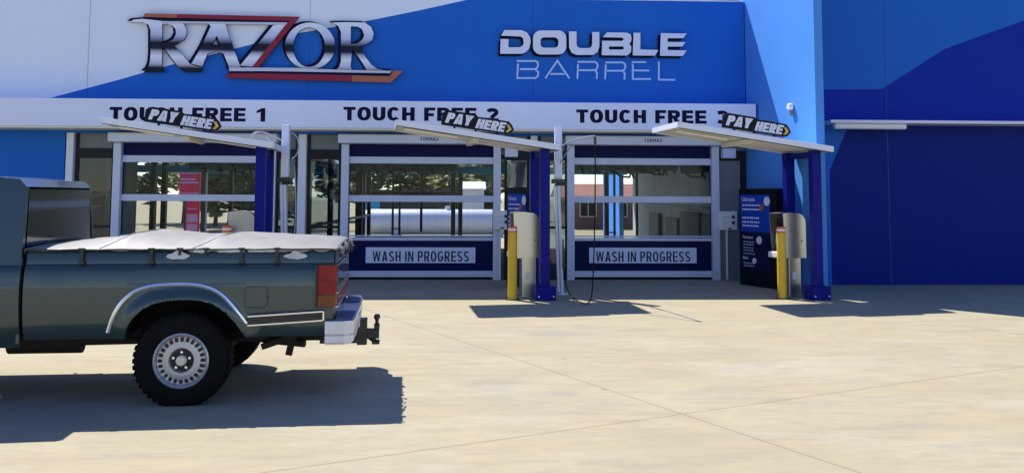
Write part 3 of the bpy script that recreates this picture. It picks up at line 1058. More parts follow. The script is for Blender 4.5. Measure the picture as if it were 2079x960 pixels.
def make_canopy():
    root = thing('pay_canopy', '', 'canopy')
    mb = MB()
    mb.extrude([[(CA0, zc(CA0)), (CA1, zc(CA1)), (CA1, zc(CA1) - .03), (CA0, zc(CA0) - .03)]], lambda u, v, d: (u, d, v), CB1, CB0)
    mb.build('roof_sheet', M['white_metal'], root)
    mb = MB()      # folded edge trim on four sides
    for b0, b1 in ((CB0 - .025, CB0 - .003), (CB1 + .003, CB1 + .025)):
        mb.extrude([[(CA0, zc(CA0) + .008), (CA1, zc(CA1) + .008), (CA1, zc(CA1) - .085), (CA0, zc(CA0) - .085)]], lambda u, v, d: (u, d, v), b1, b0)
    mb.box(CA0 - .025, CA0 - .003, CB0 - .02, CB1 + .02, zc(CA0) - .085, zc(CA0) + .008)
    mb.box(CA1 + .003, CA1 + .025, CB0 - .02, CB1 + .02, zc(CA1) - .085, zc(CA1) + .008)
    mb.build('edge_trim', M['white_metal'], root, bevel=.004)
    mb = MB()      # ribbed cream soffit lining
    n = 12
    rows = []
    for k in range(n * 4 + 1):
        b = CB0 + .01 + (CB1 - CB0 - .02) * k / (n * 4)
        dz = -.045 if k % 4 in (1, 2) else -.060
        rows.append([(CA0 + .01, b, zc(CA0 + .01) + dz), (CA1 - .01, b, zc(CA1 - .01) + dz)])
    mb.grid(rows)
    mb.build('soffit', M['cream'], root)
    mb = MB()
    a = -1.15
    mb.extrude([[(CB0 + .03, zc(a) - .063), (CB1 - .03, zc(a) - .063), (CB1 - .03, zc(a) - .15), (CB0 + .2, zc(a) - .15), (CB0 + .03, zc(a) - .10)]], lambda u, v, d: (a + d, u, v), -.045, .045)
    mb.build('purlin', M['cream'], root, bevel=.006)
    mb = MB()
    mb.obox((-1.85, CB0 + .55, zc(-1.85) - .088), (.9, .12, .05), Matrix.Rotation(-math.atan(slope), 3, 'Y'))
    mb.build('batten_light', M['white'], root, bevel=.012)
    for b, w in ((0.02, .155), (1.02, .165)):
        mb = MB()
        mb.box(-w / 2, w / 2, b - w / 2, b + w / 2, .0, zc(w / 2) - .07)
        ps = mb.build('post', M['navy_post'], root, bevel=.008)
        if b < .5:
            mb = MB()
            mb.box(-.165, .165, b - .16, b + .16, 0, .225)
            mb.build('base_block', M['navy_post'], ps, bevel=.012)
            mb = MB()
            for sx in (-1, 1):
                mb.tube([(sx * .12, b - .165, .07), (sx * .12, b - .178, .07)], .014, 8)
            mb.build('bolt', M['alu'], ps)
    mb = MB()
    mb.box(-.04, .04, .10, .93, zc(0) - .20, zc(0) - .10)
    mb.build('bracket', M['navy_post'], root)
    mb = MB()
    mb.extrude([[(CA0 + .02, zc(CA0) - .086), (CA1 - .02, zc(CA1) - .086), (CA1 - .02, zc(CA1) - .098), (CA0 + .02, zc(CA0) - .098)]], lambda u, v, d: (u, d, v), CB0 + .012, CB0 - .012)
    mb.build('dark_gap_strip', M['dark'], root)  # dark strip along the line between edge trim and soffit
    return root


can0 = make_canopy()
CL = ('cream lined canopy on navy posts behind the pickup, under TOUCH FREE 1',
      'white edged canopy on navy posts in the middle, between the two closed doors',
      'white edged canopy on navy posts beside the light blue wing wall')
for i, (x, y) in enumerate(UNITS):
    o = can0 if i == 0 else copy_tree(can0)
    o.location = (x, y, 0)
    o.rotation_euler = (0, 0, CROT)
    tag(o, CL[i], 'canopy', 'pay point canopies')


# PAY HERE boards standing on the canopies
def make_pay_sign():
    root = thing('pay_here_sign', '', 'sign')
    f0 = lambda u, v, d: (u, -d, v)
    mb = MB()
    mb.extrude([[(-.02, .005), (-.025, .20), (.06, .255), (.52, .250), (.56, .215), (.70, .222), (1.06, .215), (1.115, .17), (1.165, .095), (1.11, .02), (1.06, .0)]], f0, -.03, 0)
    mb.build('board', M['sign_black'], root, fixn=False)
    for txt, u0, v0, wd, hh in (('PAY', .035, .050, .42, .168), ('HERE', .53, .030, .47, .158)):
        mb = MB()
        letters(mb, txt, lambda u, v, d: f0(u0 + u, v0 + v, d), hh, wd, w=.66, t=.29, s=.235, gap=.05, d1=.006, shear=.22)
        mb.build('lettering', M['letter_white'], root, fixn=False)
    mb = MB()
    mb.extrude([[(1.03, .035), (1.075, .035), (1.125, .095), (1.075, .16), (1.03, .16), (1.07, .095)]], f0, 0, .006)
    mb.build('arrow', M['gold'], root, fixn=False)
    mb = MB()
    for u in (.2, .55, .9):
        mb.box(u - .02, u + .02, .032, .05, -.09, .10)
    mb.build('bracket', M['navy_post'], root)
    return root


sg0 = make_pay_sign()
SL = ('black PAY HERE arrow board standing on the canopy behind the pickup',
      'black PAY HERE arrow board standing on the middle canopy, covering part of FREE 2',
      'black PAY HERE arrow board standing on the canopy beside the light blue wing wall')
for i, (x, y) in enumerate(UNITS):
    o = sg0 if i == 0 else copy_tree(sg0)
    sx = (-1.775, -1.70, -1.645)[i]
    p = Vector((x, y, 0)) + Matrix.Rotation(CROT, 3, 'Z') @ Vector((sx, CB0 + .06, zc(sx) + .035))
    o.location = p
    o.rotation_euler = (0, math.atan(.13), CROT)
    tag(o, SL[i], 'sign', 'pay here boards on the canopies')


# bollards
def make_bollard():
    root = thing('bollard', '', 'bollard')
    c = lambda x, y, h: (x, y, h)
    mb = MB()
    mb.lathe([(.0, 0), (.076, 0), (.076, 1.085)], c, 28)
    mb.build('post', M['yellow'], root, smooth=True)
    mb = MB()
    mb.lathe([(.0755, 1.085), (.0775, 1.087), (.0775, 1.113), (.0755, 1.115)], c, 28)
    mb.lathe([(.0755, 1.150), (.0775, 1.152), (.0775, 1.165), (.072, 1.180), (.05, 1.188), (0, 1.19)], c, 28)
    mb.build('orange_band', M['orange'], root, smooth=True)
    mb = MB()
    mb.lathe([(.0754, 1.1152), (.0778, 1.1165), (.0778, 1.1485), (.0754, 1.1498)], c, 28)
    mb.build('white_band', M['white'], root, smooth=True)
    mb = MB()
    mb.lathe([(.12, 0.001), (.12, .012), (.077, .014)], c, 28)
    mb.build('base_plate', M['dark'], root)
    return root


bo0 = make_bollard()
for i, (x, y, l) in enumerate(((-3.93, 14.93, 'yellow bollard behind the pickup tarpaulin, only its banded top showing'),
                               (.672, 15.0, 'yellow bollard with orange and white top beside the middle pay station'),
                               (5.165, 15.1, 'yellow bollard in front of the pay station by the light blue wing wall'))):
    o = bo0 if i == 0 else copy_tree(bo0)
    o.location = (x, y, 0)
    tag(o, l, 'bollard', 'yellow bollards guarding the pay stations')


# pay stations: stainless hood open to the lane (-X), on a pedestal
def make_station():
    root = thing('pay_station', '', 'pay terminal')
    y0, y1 = -.2, .2
    mb = MB()
    mb.box(-.085, .150, -.125, .125, 0, .68)
    mb.box(-.15, .20, -.17, .17, 0, .02)
    mb.build('pedestal', M['steel'], root, bevel=.008)
    out = [(-.20, .66), (.205, .66), (.205, 1.22)] + arc(.055, 1.24, .15, .165, 5, 82, 8) + [(-.10, 1.42), (-.24, 1.405)]
    mb = MB()
    g = lambda u, v, d: (u, d, v)
    mb.extrude([out], g, y0 + .018, y0)
    mb.extrude([out], g, y1, y1 - .018)
    # back, top and floor skins
    sk = [(-.20, .66), (.205, .66), (.205, 1.22)] + arc(.055, 1.24, .15, .165, 5, 82, 8) + [(-.10, 1.42), (-.24, 1.405)]
    for (a, b) in zip(sk, sk[1:]):
        n = Vector((b[1] - a[1], -(b[0] - a[0]))).normalized() * -.012
        mb.extrude([[a, b, (b[0] + n.x, b[1] + n.y), (a[0] + n.x, a[1] + n.y)]], g, y1 - .019, y0 + .019)
    mb.build('hood', M['steel'], root, fixn=True)
    mb = MB()
    mb.extrude([[(-.19, .68), (-.04, .68), (-.04, 1.38), (-.12, 1.38)]], g, y1 - .02, y0 + .02)
    mb.build('face_panel', M['dark'], root)
    fp = lambda z: -.19 + (z - .68) * .1
    mb = MB()
    mb.extrude([[(fp(1.10) - .006, 1.10), (fp(1.32) - .006, 1.32), (fp(1.32) + .01, 1.32), (fp(1.10) + .01, 1.10)]], g, .14, -.14)
    mb.build('screen', M['sign_black'], root)
    mb = MB()
    mb.extrude([[(fp(.88) - .006, .88), (fp(1.06) - .006, 1.06), (fp(1.06) + .01, 1.06), (fp(.88) + .01, .88)]], g, .13, -.13)
    mb.build('keypad', M['teal'], root)
    mb = MB()
    mb.box(-.29, -.16, y0 + .02, y1 - .02, .66, .76)
    mb.build('receipt_tray', M['white'], root, bevel=.015)
    mb = MB()
    mb.tube([(.12, y0 + .001, .95), (.12, y0 - .008, .95)], .013, 12)
    mb.build('lock', M['dark'], root)
    mb = MB()
    mb.box(-.02, .09, -.127, -.1235, .30, .42)
    mb.build('warning_plate', M['white'], root)
    return root


st0 = make_station()
for i, (x, y, l) in enumerate(((-3.75, 15.35, 'stainless pay station seen from behind over the pickup tarpaulin'),
                               (.905, 15.38, 'stainless pay station beside the yellow bollard under the middle canopy'),
                               (5.40, 15.42, 'stainless pay station with its screen side showing, by the wing wall'))):
    o = st0 if i == 0 else copy_tree(st0)
    o.location = (x, y, 0)
    o.rotation_euler = (0, 0, radians((4, 7, 16)[i]))
    tag(o, l, 'pay terminal', 'stainless pay stations')


# menu boards turned to the lane
def words(name, txt, parent, m, size, mtx, off=.0):
    c = bpy.data.curves.new(name, 'FONT')
    c.body = txt
    c.size = size
    c.offset = off
    c.extrude = .001
    o = bpy.data.objects.new(name, c)
    COL.objects.link(o)
    dg = bpy.context.evaluated_depsgraph_get()
    me = bpy.data.meshes.new_from_object(o.evaluated_get(dg))
    bpy.data.objects.remove(o)
    bpy.data.curves.remove(c)
    me.transform(mtx)
    me.materials.clear()
    me.materials.append(m)
    q = bpy.data.objects.new(name, me)
    COL.objects.link(q)
    q.parent = parent
    return q


def make_menu():
    root = thing('menu_board', '', 'price board')
    # local: u along board (x, 0..1.09), front is -y
    mb = MB()
    mb.box(0, 1.09, 0, .22, 0, 1.84)
    mb.build('cabinet', M['sign_black'], root, bevel=.01)
    mb = MB()
    mb.box(.06, .93, -.008, -.002, 1.02, 1.72)
    mb.build('poster', M['poster_blue'], root)
    mb = MB()
    mb.box(.06, .93, -.008, -.002, .30, 1.01)
    mb.build('poster', M['poster_dark'], root)
    R = lambda u, v: Matrix.Translation((u, -.009, v)) @ Matrix.Rotation(pi / 2, 4, 'X')
    words('lettering', 'Ultimate', root, M['letter_white'], .115, R(.10, 1.60), .0)
    words('lettering', 'Premium', root, M['letter_white'], .085, R(.12, .89), .0)
    words('lettering', 'Basic', root, M['letter_white'], .08, R(.12, .50), .0)
    mb = MB()
    rnd = random.Random(3)
    for v in (1.51, 1.43, 1.27, 1.19, 1.12):
        u = .12
        while u < .62:
            w = rnd.uniform(.04, .12)
            mb.box(u, u + w, -.0115, -.0095, v, v + .028)
            u += w + .02
    for v in (.82, .77, .71, .66, .60, .42, .37):
        u = .14
        while u < .42:
            w = rnd.uniform(.03, .08)
            mb.box(u, u + w, -.0105, -.0095, v, v + .014)
            u += w + .02
    mb.build('small_print', M['letter_white'], root)
    for (u, v, r) in ((.86, 1.60, .085), (.62, .87, .075), (.47, .48, .055)):
        mb = MB()
        mb.lathe([(0, .016), (r * .93, .016), (r, .010), (r, 0)], lambda x, y, h: (u + x, -.009 - h, v + y), 24)
        mb.build('price_disc', M['letter_white'], root)
    mb = MB()
    mb.lathe([(0, .012), (.06, .012), (.065, 0)], lambda x, y, h: (.70 + x, -.009 - h, 1.48 + y), 20)
    mb.build('badge', M['bronze'], root)
    return root


mn0 = make_menu()
for i, (x, y, l) in enumerate(((.67, 17.57, 'dark menu board with blue poster half hidden behind the middle pay station'),
                               (5.19, 17.58, 'dark menu board with blue poster and white price discs by the wing wall'))):
    o = mn0 if i == 0 else copy_tree(mn0)
    o.location = (x, y, 0)
    o.rotation_euler = (0, 0, math.atan2(-1.02, .38))
    tag(o, l, 'price board', 'menu boards in front of the bays')


# hose boom posts
def make_boom_post(name='hose_boom_post'):
    root = thing(name, '', 'hose post')
    mb = MB()
    mb.box(-.065, .065, -.06, .06, 1.98, 2.885)
    mb.build('head_tube', M['alu'], root, bevel=.012)
    mb = MB()
    mb.box(-.115, .115, -.10, .10, 1.90, 1.975)
    mb.box(-.05, .14, -.05, .05, 1.86, 1.90)
    mb.build('collar', M['black_metal'], root, bevel=.01)
    mb = MB()
    mb.obox((.035, 0, .93), (.05, .10, 1.86), Matrix.Rotation(radians(-2), 3, 'Y'))
    mb.obox((-.022, 0, .95), (.045, .08, 1.82), Matrix.Rotation(radians(-2), 3, 'Y'))
    mb.build('pole', M['alu'], root, bevel=.006)
    mb = MB()
    mb.box(-.02, .17, -.1, .1, 0, .016)
    mb.build('base_plate', M['alu'], root)
    return root


P2 = Vector((1.50, 15.83, 0))
bp0 = make_boom_post()
bp0.location = P2
tag(bp0, 'silver hose boom post right of the middle canopy, its arm reaching over the lane', 'hose post', 'hose boom posts')
bp1 = copy_tree(bp0)
bp1.location = (-3.205, 15.83, 0)
tag(bp1, 'silver hose boom post behind the pickup, left of the white mullion', 'hose post', 'hose boom posts')


def bez(p0, p1, p2, p3, n=14):
    p0, p1, p2, p3 = map(Vector, (p0, p1, p2, p3))
    return [p0 * (1 - t) ** 3 + p1 * 3 * t * (1 - t) ** 2 + p2 * 3 * t * t * (1 - t) + p3 * t ** 3 for t in (k / n for k in range(n + 1))]


tip = Vector((.385, -1.93, 2.60))
mb = MB()
mb.tube(bez((.03, -.05, 2.52), (.10, -.5, 2.60), (.25, -1.3, 2.63), tip), .013, 8)
mb.tube([(.03, -.055, 2.25), (.16, -.75, 2.55)], .010, 8)
mb.build('boom_arm', M['grey_steel'], bp0, smooth=True)
mb = MB()
mb.tube([tip + Vector((0, 0, -.01)), tip + Vector((0.0, .0, -.12))], .022, 8)
mb.build('swivel', M['black_metal'], bp0)
mb = MB()
mb.tube(bez((-.04, -.02, 2.60), (-.2, -.2, 2.72), (-.42, -.3, 2.82), (-.52, -.35, 2.66)), .012, 8)
mb.tube([(-.05, -.03, 2.45), (-.30, -.20, 2.66)], .009, 8)
mb.build('boom_arm', M['grey_steel'], bp1, smooth=True)
mb = MB()
mb.tube(bez((.07, .0, 2.74), (.24, .0, 2.78), (.28, 0, 2.35), (.10, 0, 2.30)), .011, 8)
mb.tube(bez((.14, .05, 2.2), (.22, .0, 1.6), (.2, 0, .8), (.1, 0, .3)), .010, 8)
mb.build('hose_loop', M['grey_steel'], bp1, smooth=True)
# free hanging hose
hp = [P2 + tip + Vector((0, 0, -.10))]
hp += bez(hp[0], hp[0] + Vector((.01, .02, -.9)), (1.875, 13.98, .75), (1.86, 14.05, .30), 12)[1:]
hp += bez((1.86, 14.05, .30), (1.85, 14.08, .05), (1.80, 14.1, .022), (1.74, 14.35, .022), 8)[1:]
hp += bez((1.74, 14.35, .022), (1.62, 14.9, .022), (1.60, 15.5, .03), (1.575, 15.68, .45), 10)[1:]
hose = thing('wash_hose', 'thin black hose hanging from the boom arm and looping on the concrete', 'hose', (1.80, 14.2, 0))
mb = MB()
mb.tube(hp, .010, 8)
part(mb, 'hose', M['black'], parent=hose, smooth=True)
mb = MB()
mb.tube([(1.575, 15.68, .45), (1.572, 15.70, .95)], [.02, .012], 8)
part(mb, 'spray_wand', M['black_metal'], parent=hose, smooth=True)

# door control boxes
def make_control(x, y, l):
    root = thing('control_box', l, 'control box', (x, y, 1.2), 0, 'control boxes beside the doors')
    mb = MB()
    mb.box(-.17, .17, -.12, 0, -.19, .19)
    mb.build('case', M['white'], root, bevel=.012)
    mb = MB()
    for v in (.075, -.04):
        mb.lathe([(0, .026), (.03, .026), (.034, 0)], lambda a, b, h: (.085 + a, -.12 - h, v + b), 18)
    mb.box(-.02, .05, -.13, -.12, -.17, -.14)
    mb.build('button', M['dark'], root)
    mb = MB()
    mb.box(-.13, .03, -.124, -.1205, .06, .09)
    mb.box(-.13, .03, -.124, -.1205, -.06, -.03)
    mb.build('label_plate', M['alu'], root)
    mb = MB()
    mb.tube([(-.03, -.04, -.19), (-.03, -.04, -1.18)], .022, 8)
    mb.build('conduit', M['cream'], root)


make_control(5.22, YD - .104, 'white control box with two round buttons on the grey panel right of the third door')
make_control(.60, YD - .165, 'white control box on the guide rail right of the middle door')

# lamp on the wing wall
lamp = thing('wall_sensor', 'small pale round sensor fixed on the sunlit light blue wing wall', 'sensor', (5.79, 16.2, 3.28))
mb = MB()
mb.lathe([(0, .09), (.05, .085), (.065, .05), (.06, 0)], lambda a, b, h: (-h, a, b + .03), 18)
mb.build('dome', M['white'], lamp, smooth=True)
mb = MB()
mb.box(-.05, 0.01, -.03, .03, -.13, -.03)
mb.build('bracket', M['grey_panel'], lamp)


# wash gantries inside the bays
def make_gantry():
    root = thing('wash_gantry', '', 'wash machine')
    mb = MB()
    for x in (-1.35, 1.35):
        mb.box(x - .07, x + .07, -3.4, 5.5, 2.36, 2.50)
    mb.build('ceiling_rail', M['dark'], root)
    mb = MB()
    mb.box(-1.5, 1.5, -.25, .25, 2.14, 2.34)
    mb.box(-.5, .35, -.35, .35, 2.36, 2.7)
    mb.build('carriage', M['dark'], root, bevel=.02)
    mb = MB()
    mb.tube([(-.2, 0, 2.45), (-.2, 0, .45), (-.02, 0, .38), (-.02, 0, 2.3)], .03, 8)
    mb.tube([(.55, .1, 2.4), (.55, .1, .55)], .035, 8)
    for z in (.62, 1.35):
        mb.box(-.24, .02, -.03, .03, z, z + .03)
    mb.build('spray_arm', M['dark'], root)
    mb = MB()
    for k in range(5):
        mb.tube(bez((-1.2 + k * .5, .3, 2.4), (-1.1 + k * .5, .5, 2.0 - .1 * (k % 2)), (-.8 + k * .5, .8, 2.1), (-.6 + k * .5, 1.2, 2.42)), .022, 6)
    mb.build('feed_hose', M['black'], root, smooth=True)
    mb = MB()
    mb.box(-1.1, -.2, -.8, -.5, 2.12, 2.33)
    mb.box(.4, 1.2, .9, 1.2, 2.10, 2.32)
    mb.build('dryer', M['grey_panel'], root, bevel=.03)
    mb = MB()
    for k in range(7):
        x = -1.0 + k * .36
        mb.tube([(x, -.9, 2.30), (x + .12, -.9, 2.05)], .03, 6)
        mb.box(x - .07, x + .07, -1.0, -.82, 2.26, 2.42)
    mb.tube([(-1.3, -.9, 2.33), (1.4, -.9, 2.33)], .035, 8)
    mb.build('nozzle_bar', M['black'], root)
    return root


ga0 = make_gantry()
for i, (x, y, l) in enumerate(((-5.6, 23.5, 'dark overhead wash gantry seen through the window of the first door'),
                               (-1.9, 24.5, 'dark overhead wash gantry seen through the window of the middle door'),
                               (3.5, 22.2, 'dark overhead wash gantry seen through the window of the third door'))):
    o = ga0 if i == 0 else copy_tree(ga0)
    o.location = (x, y, .17)
    tag(o, l, 'wash machine', 'wash gantries inside the bays')

# ================================================================== beyond the rear openings
ban = thing('pylon_sign', 'red and pink pylon sign standing outside behind the first bay', 'sign', (-10.35, 34, 0))
mb = MB()
mb.box(-.37, .37, 0, .12, 1.55, 2.6)
mb.box(-.10, .37, 0.005, .115, .1, 1.55)
mb.build('panel', M['red_sign'], ban)
mb = MB()
mb.box(-.33, .33, -.006, -.001, 2.10, 2.16)
mb.box(-.33, .2, -.006, -.001, 2.22, 2.28)
mb.box(-.33, .33, -.006, -.001, 1.72, 1.76)
mb.box(-.06, .3, -.006, -.001, 1.15, 1.19)
mb.box(-.06, .33, -.006, -.001, .3, .62)
mb.box(-.06, .33, -.006, -.001, .68, .98)
mb.box(-.33, .33, -.006, -.001, 2.45, 2.5)
mb.build('sign_band', M['pink_sign'], ban)
mb = MB()
mb.box(-.2, .3, .125, .2, 0, 2.5)
mb.build('frame', M['dark'], ban)

bw = thing('gas_tank', 'long white cylindrical tank lying on saddles, seen through the middle door', 'gas tank', (-1.6, 38, 0))
mb = MB()
R_ = .52
pr = [(0, -.42), (R_ * .35, -.40), (R_ * .7, -.30), (R_ * .92, -.15), (R_, 0), (R_, 6.0), (R_ * .92, 6.15), (R_ * .7, 6.30), (R_ * .35, 6.40), (0, 6.42)]
mb.lathe(pr, lambda a, b, h: (-2.6 + h, a, .60 + b), 40)
mb.build('vessel', M['white'], bw, smooth=True, angle=60)
for x in (-1.6, 2.6):
    mb = MB()
    mb.box(x, x + .3, -.42, .42, 0, .35)
    mb.build('saddle', M['render'], bw)
mb = MB()
mb.tube([(.6, 0, 1.1), (.6, 0, 1.26)], .10, 12)
mb.build('valve_hood', M['white'], bw)
sh = thing('brick_house', 'low brown brick building with reddish roof behind the third bay', 'house', (7.5, 47, 0))
mb = MB()
mb.box(-2.6, 3.2, 0, 5, 0, 1.62)
mb.build('wall', M['brick'], sh)
mb = MB()
mb.extrude([[(-.5, 1.62), (2.5, 2.35), (5.5, 1.62)]], lambda u, v, d: (d, u, v), -3.0, 3.6)
mb.build('roof', M['roof_red'], sh)
for x in (-1.9, -.3, 1.5):
    mb = MB()
    mb.box(x - .04, x + .84, -.04, -.002, .62, 1.38)
    wf = mb.build('window', M['render'], sh)
    mb = MB()
    mb.box(x, x + .38, -.05, -.041, .66, 1.34)
    mb.box(x + .42, x + .80, -.05, -.041, .66, 1.34)
    mb.build('pane', M['cab_glass'], wf)
h2 = thing('shed', 'dark shed with a teal door behind the gas tank', 'shed', (-4.6, 50, 0))
mb = MB()
mb.box(-1.6, 3.4, 0, 4, 0, 1.60)
mb.build('wall', M['dark'], h2)
mb = MB()
mb.extrude([[(-.4, 1.9), (4.4, 1.62), (4.4, 1.72), (-.4, 2.0)]], lambda u, v, d: (d, u, v), -1.8, 3.6)
mb.build('roof', M['dark'], h2)
mb = MB()
mb.box(-1.5, -.4, -.03, .02, .1, 1.5)
mb.build('door', M['teal'], h2)
h3 = thing('utility_hut', 'small white flat roofed hut right of the gas tank', 'hut', (.1, 45, 0))
mb = MB()
mb.box(-.55, .5, 0, 2.5, 0, 1.95)
mb.build('wall', M['render'], h3)
mb = MB()
mb.extrude([[(-.15, 1.96), (2.6, 2.35), (2.6, 2.42), (-.15, 2.03)]], lambda u, v, d: (d, u, v), -.65, .6)
mb.build('roof', M['white'], h3)


def tree(x, y, h, r, seed, leaf, label, n=3200, zc_=.62, group='trees beyond the rear openings'):
    rnd = random.Random(seed)
    t = thing('tree', label, 'tree', (x, y, 0), 0, group)
    mb = MB()
    mb.tube(bez((0, 0, 0), (.1, 0, h * .2), (-.1, .1, h * .4), (0, 0, h * .75)), [.05 * h * (1 - .05 * k) * .5 for k in range(15)], 8)
    ends = []
    for k in range(9):
        a = rnd.uniform(0, 2 * pi)
        e = (cos(a) * r * .7, sin(a) * r * .7, h * rnd.uniform(.28, .95))
        s0 = (0, 0, h * rnd.uniform(.25, .5))
        mb.tube(bez(s0, (e[0] * .3, e[1] * .3, s0[2] + .1 * h), (e[0] * .7, e[1] * .7, e[2] - .1 * h), e, 6), [.018 * h * (1 - k2 / 7) for k2 in range(7)], 6)
        ends.append(e)
    mb.build('trunk', M['bark'], t, smooth=True)
    mb = MB()
    cl = []
    for e in ends:
        for _ in range(5):
            cl.append((e[0] + rnd.gauss(0, r * .25), e[1] + rnd.gauss(0, r * .25), e[2] + rnd.gauss(0, h * .07), rnd.uniform(.16, .34) * r))
    for _ in range(n):
        c = rnd.choice(cl)
        d = Vector((rnd.gauss(0, 1), rnd.gauss(0, 1), rnd.gauss(0, .8)))
        d = d.normalized() * c[3] * rnd.uniform(.55, 1.1)
        p = Vector(c[:3]) + d
        q = Matrix.Rotation(rnd.uniform(0, 6.3), 3, 'Z') @ Matrix.Rotation(rnd.uniform(-.9, .9), 3, 'X')
        L, w = rnd.uniform(.12, .24) * (r ** .5), rnd.uniform(.06, .13) * (r ** .5)
        mb.add([p + q @ Vector((-L, 0, 0)), p + q @ Vector((0, -w, 0)), p + q @ Vector((L, 0, -.03)), p + q @ Vector((0, w, 0))], [(0, 1, 2, 3)])
    mb.build('crown', leaf, t, fixn=False)
    return t


tree(-12.0, 46, 6.0, 2.6, 1, M['leaf'], 'spreading green tree with bright gaps behind the first door', 3800)
tree(-13.8, 50, 5.0, 2.4, 2, M['leaf_olive'], 'olive tree at the left behind the pylon sign')
tree(-1.0, 58, 4.2, 2.6, 3, M['leaf_olive'], 'olive shrubby tree centred in the middle door window')
tree(-4.0, 60, 3.8, 2.6, 4, M['leaf_dark'], 'dark low tree behind the shed roof')
tree(1.6, 62, 3.6, 2.4, 5, M['leaf'], 'green low tree right of the olive tree in the middle door window')
tree(-9.4, 44, 3.4, 1.6, 6, M['leaf_dark'], 'dark bushy tree behind the pay station of the first bay')
tree(-8.3, 60, 6.5, 3, 8, M['leaf_olive'], 'tall olive tree right of the red pylon sign')
tree(-17, 55, 7, 3.2, 9, M['leaf_dark'], 'tall dark tree far left behind the hall')

# ================================================================== PICKUP
TH = radians(4.4)
truck = thing('pickup_truck', 'old dark blue green pickup with a torn white tarpaulin over its bed', 'pickup truck', (-2.301, 7.501, 0), TH)
W_ = 1.93                                   # tyre face to tyre face


def paint():
    m = bpy.data.materials.new('dark teal truck paint')
    m.use_nodes = True
    nt = m.node_tree
    b = nt.nodes['Principled BSDF']
    tc = nd(nt, 'ShaderNodeTexCoord')
    n = nd(nt, 'ShaderNodeTexNoise', Scale=2.5, Detail=7.0, Roughness=.65)
    nt.links.new(tc.outputs['Object'], n.inputs['Vector'])
    mx = nd(nt, 'ShaderNodeMixRGB')
    mx.inputs[1].default_value = (.024, .050, .056, 1)
    mx.inputs[2].default_value = (.034, .063, .067, 1)
    nt.links.new(n.outputs[0], mx.inputs[0])
    # dust toward worn patches
    n2 = nd(nt, 'ShaderNodeTexNoise', Scale=14.0, Detail=8.0, Roughness=.75)
    nt.links.new(tc.outputs['Object'], n2.inputs['Vector'])
    r = nd(nt, 'ShaderNodeMapRange')
    r.inputs[1].default_value = .55
    r.inputs[2].default_value = .8
    r.inputs[4].default_value = .25
    nt.links.new(n2.outputs[0], r.inputs[0])
    m2 = nd(nt, 'ShaderNodeMixRGB')
    m2.inputs[2].default_value = (.075, .085, .075, 1)
    nt.links.new(r.outputs[0], m2.inputs[0])
    nt.links.new(mx.outputs[0], m2.inputs[1])
    nt.links.new(m2.outputs[0], b.inputs['Base Color'])
    b.inputs['Metallic'].default_value = .3
    b.inputs['Roughness'].default_value = .3
    b.inputs['Coat Weight'].default_value = .75
    b.inputs['Coat Roughness'].default_value = .05
    nb = nd(nt, 'ShaderNodeTexNoise', Scale=1.8, Detail=2.0)
    nt.links.new(tc.outputs['Object'], nb.inputs['Vector'])
    bp = nd(nt, 'ShaderNodeBump', Strength=.10, Distance=.05)
    nt.links.new(nb.outputs[0], bp.inputs['Height'])
    nt.links.new(bp.outputs[0], b.inputs['Normal'])
    nt.links.new(bp.outputs[0], b.inputs['Coat Normal'])
    return m


M['paint'] = paint()
M['chrome'] = mat('bright trim metal', (.86, .88, .92), .22, metal=.85, var=.04)
M['trim_black'] = mat('black trim moulding', (.015, .013, .016), .35)
M['bumper_white'] = mat('satin bumper paint', (.74, .74, .76), .3, metal=.2, var=.06, scale=6, grime=.2, grime_col=(.42, .40, .36))
M['pad'] = mat('blue grey step pad', (.05, .09, .2), .45, var=.1, scale=20, bump=.2, bscale=90)
M['tarp'] = mat('white vinyl tarpaulin', (.245, .235, .22), .55, var=.06, scale=3, grime=.5, grime_col=(.16, .14, .11), bump=.08, bscale=9, spec=.3)
M['tyre'] = mat('tyre rubber', (.006, .006, .0065), .8, var=.3, scale=12, bump=.15, bscale=60, spec=.15)
M['rim'] = mat('silver painted rim', (.50, .50, .52), .32, metal=.45, var=.05, scale=8, grime=.2, grime_col=(.2, .17, .12))
M['rim_dark'] = mat('dark rim slot', (.012, .012, .014), .6)
M['hub_cream'] = mat('cream hub cap', (.86, .78, .56), .4, var=.06)
M['lens_red'] = mat('red tail lens', (.24, .003, .010), .2, coat=.2, var=.2, scale=14, spec=.25)
M['lens_amber'] = mat('amber tail lens', (.20, .05, .015), .2, coat=.2, var=.25, scale=14, spec=.25)
M['underbody'] = mat('rusty underbody', (.018, .014, .012), .8, var=.4, scale=6)

archin = [(-.466, .525), (-.452, .60), (-.42, .67), (-.36, .737), (-.29, .785), (-.211, .815), (-.10, .833), (.018, .838), (.12, .829), (.211, .807), (.285, .762), (.349, .706), (.41, .635), (.45, .57), (.478, .525)]
archout = [(-.60, .58), (-.555, .72), (-.491, .828), (-.403, .905), (-.32, .936), (-.253, .952), (-.063, .963), (.06, .958), (.13, .948), (.21, .922), (.286, .879), (.35, .815), (.406, .748), (.487, .640)]



def chaikin(pl, n=2):
    for _ in range(n):
        q = [pl[0]]
        for (a, b), (c, d) in zip(pl, pl[1:]):
            q += [(a * .75 + c * .25, b * .75 + d * .25), (a * .25 + c * .75, b * .25 + d * .75)]
        pl = q + [pl[-1]]
    return pl


archin = chaikin(archin)


def interp(pl, x):
    for (a, b), (c, d) in zip(pl, pl[1:]):
        if a <= x <= c:
            return b + (d - b) * (x - a) / (c - a) if c > a else b
    return None


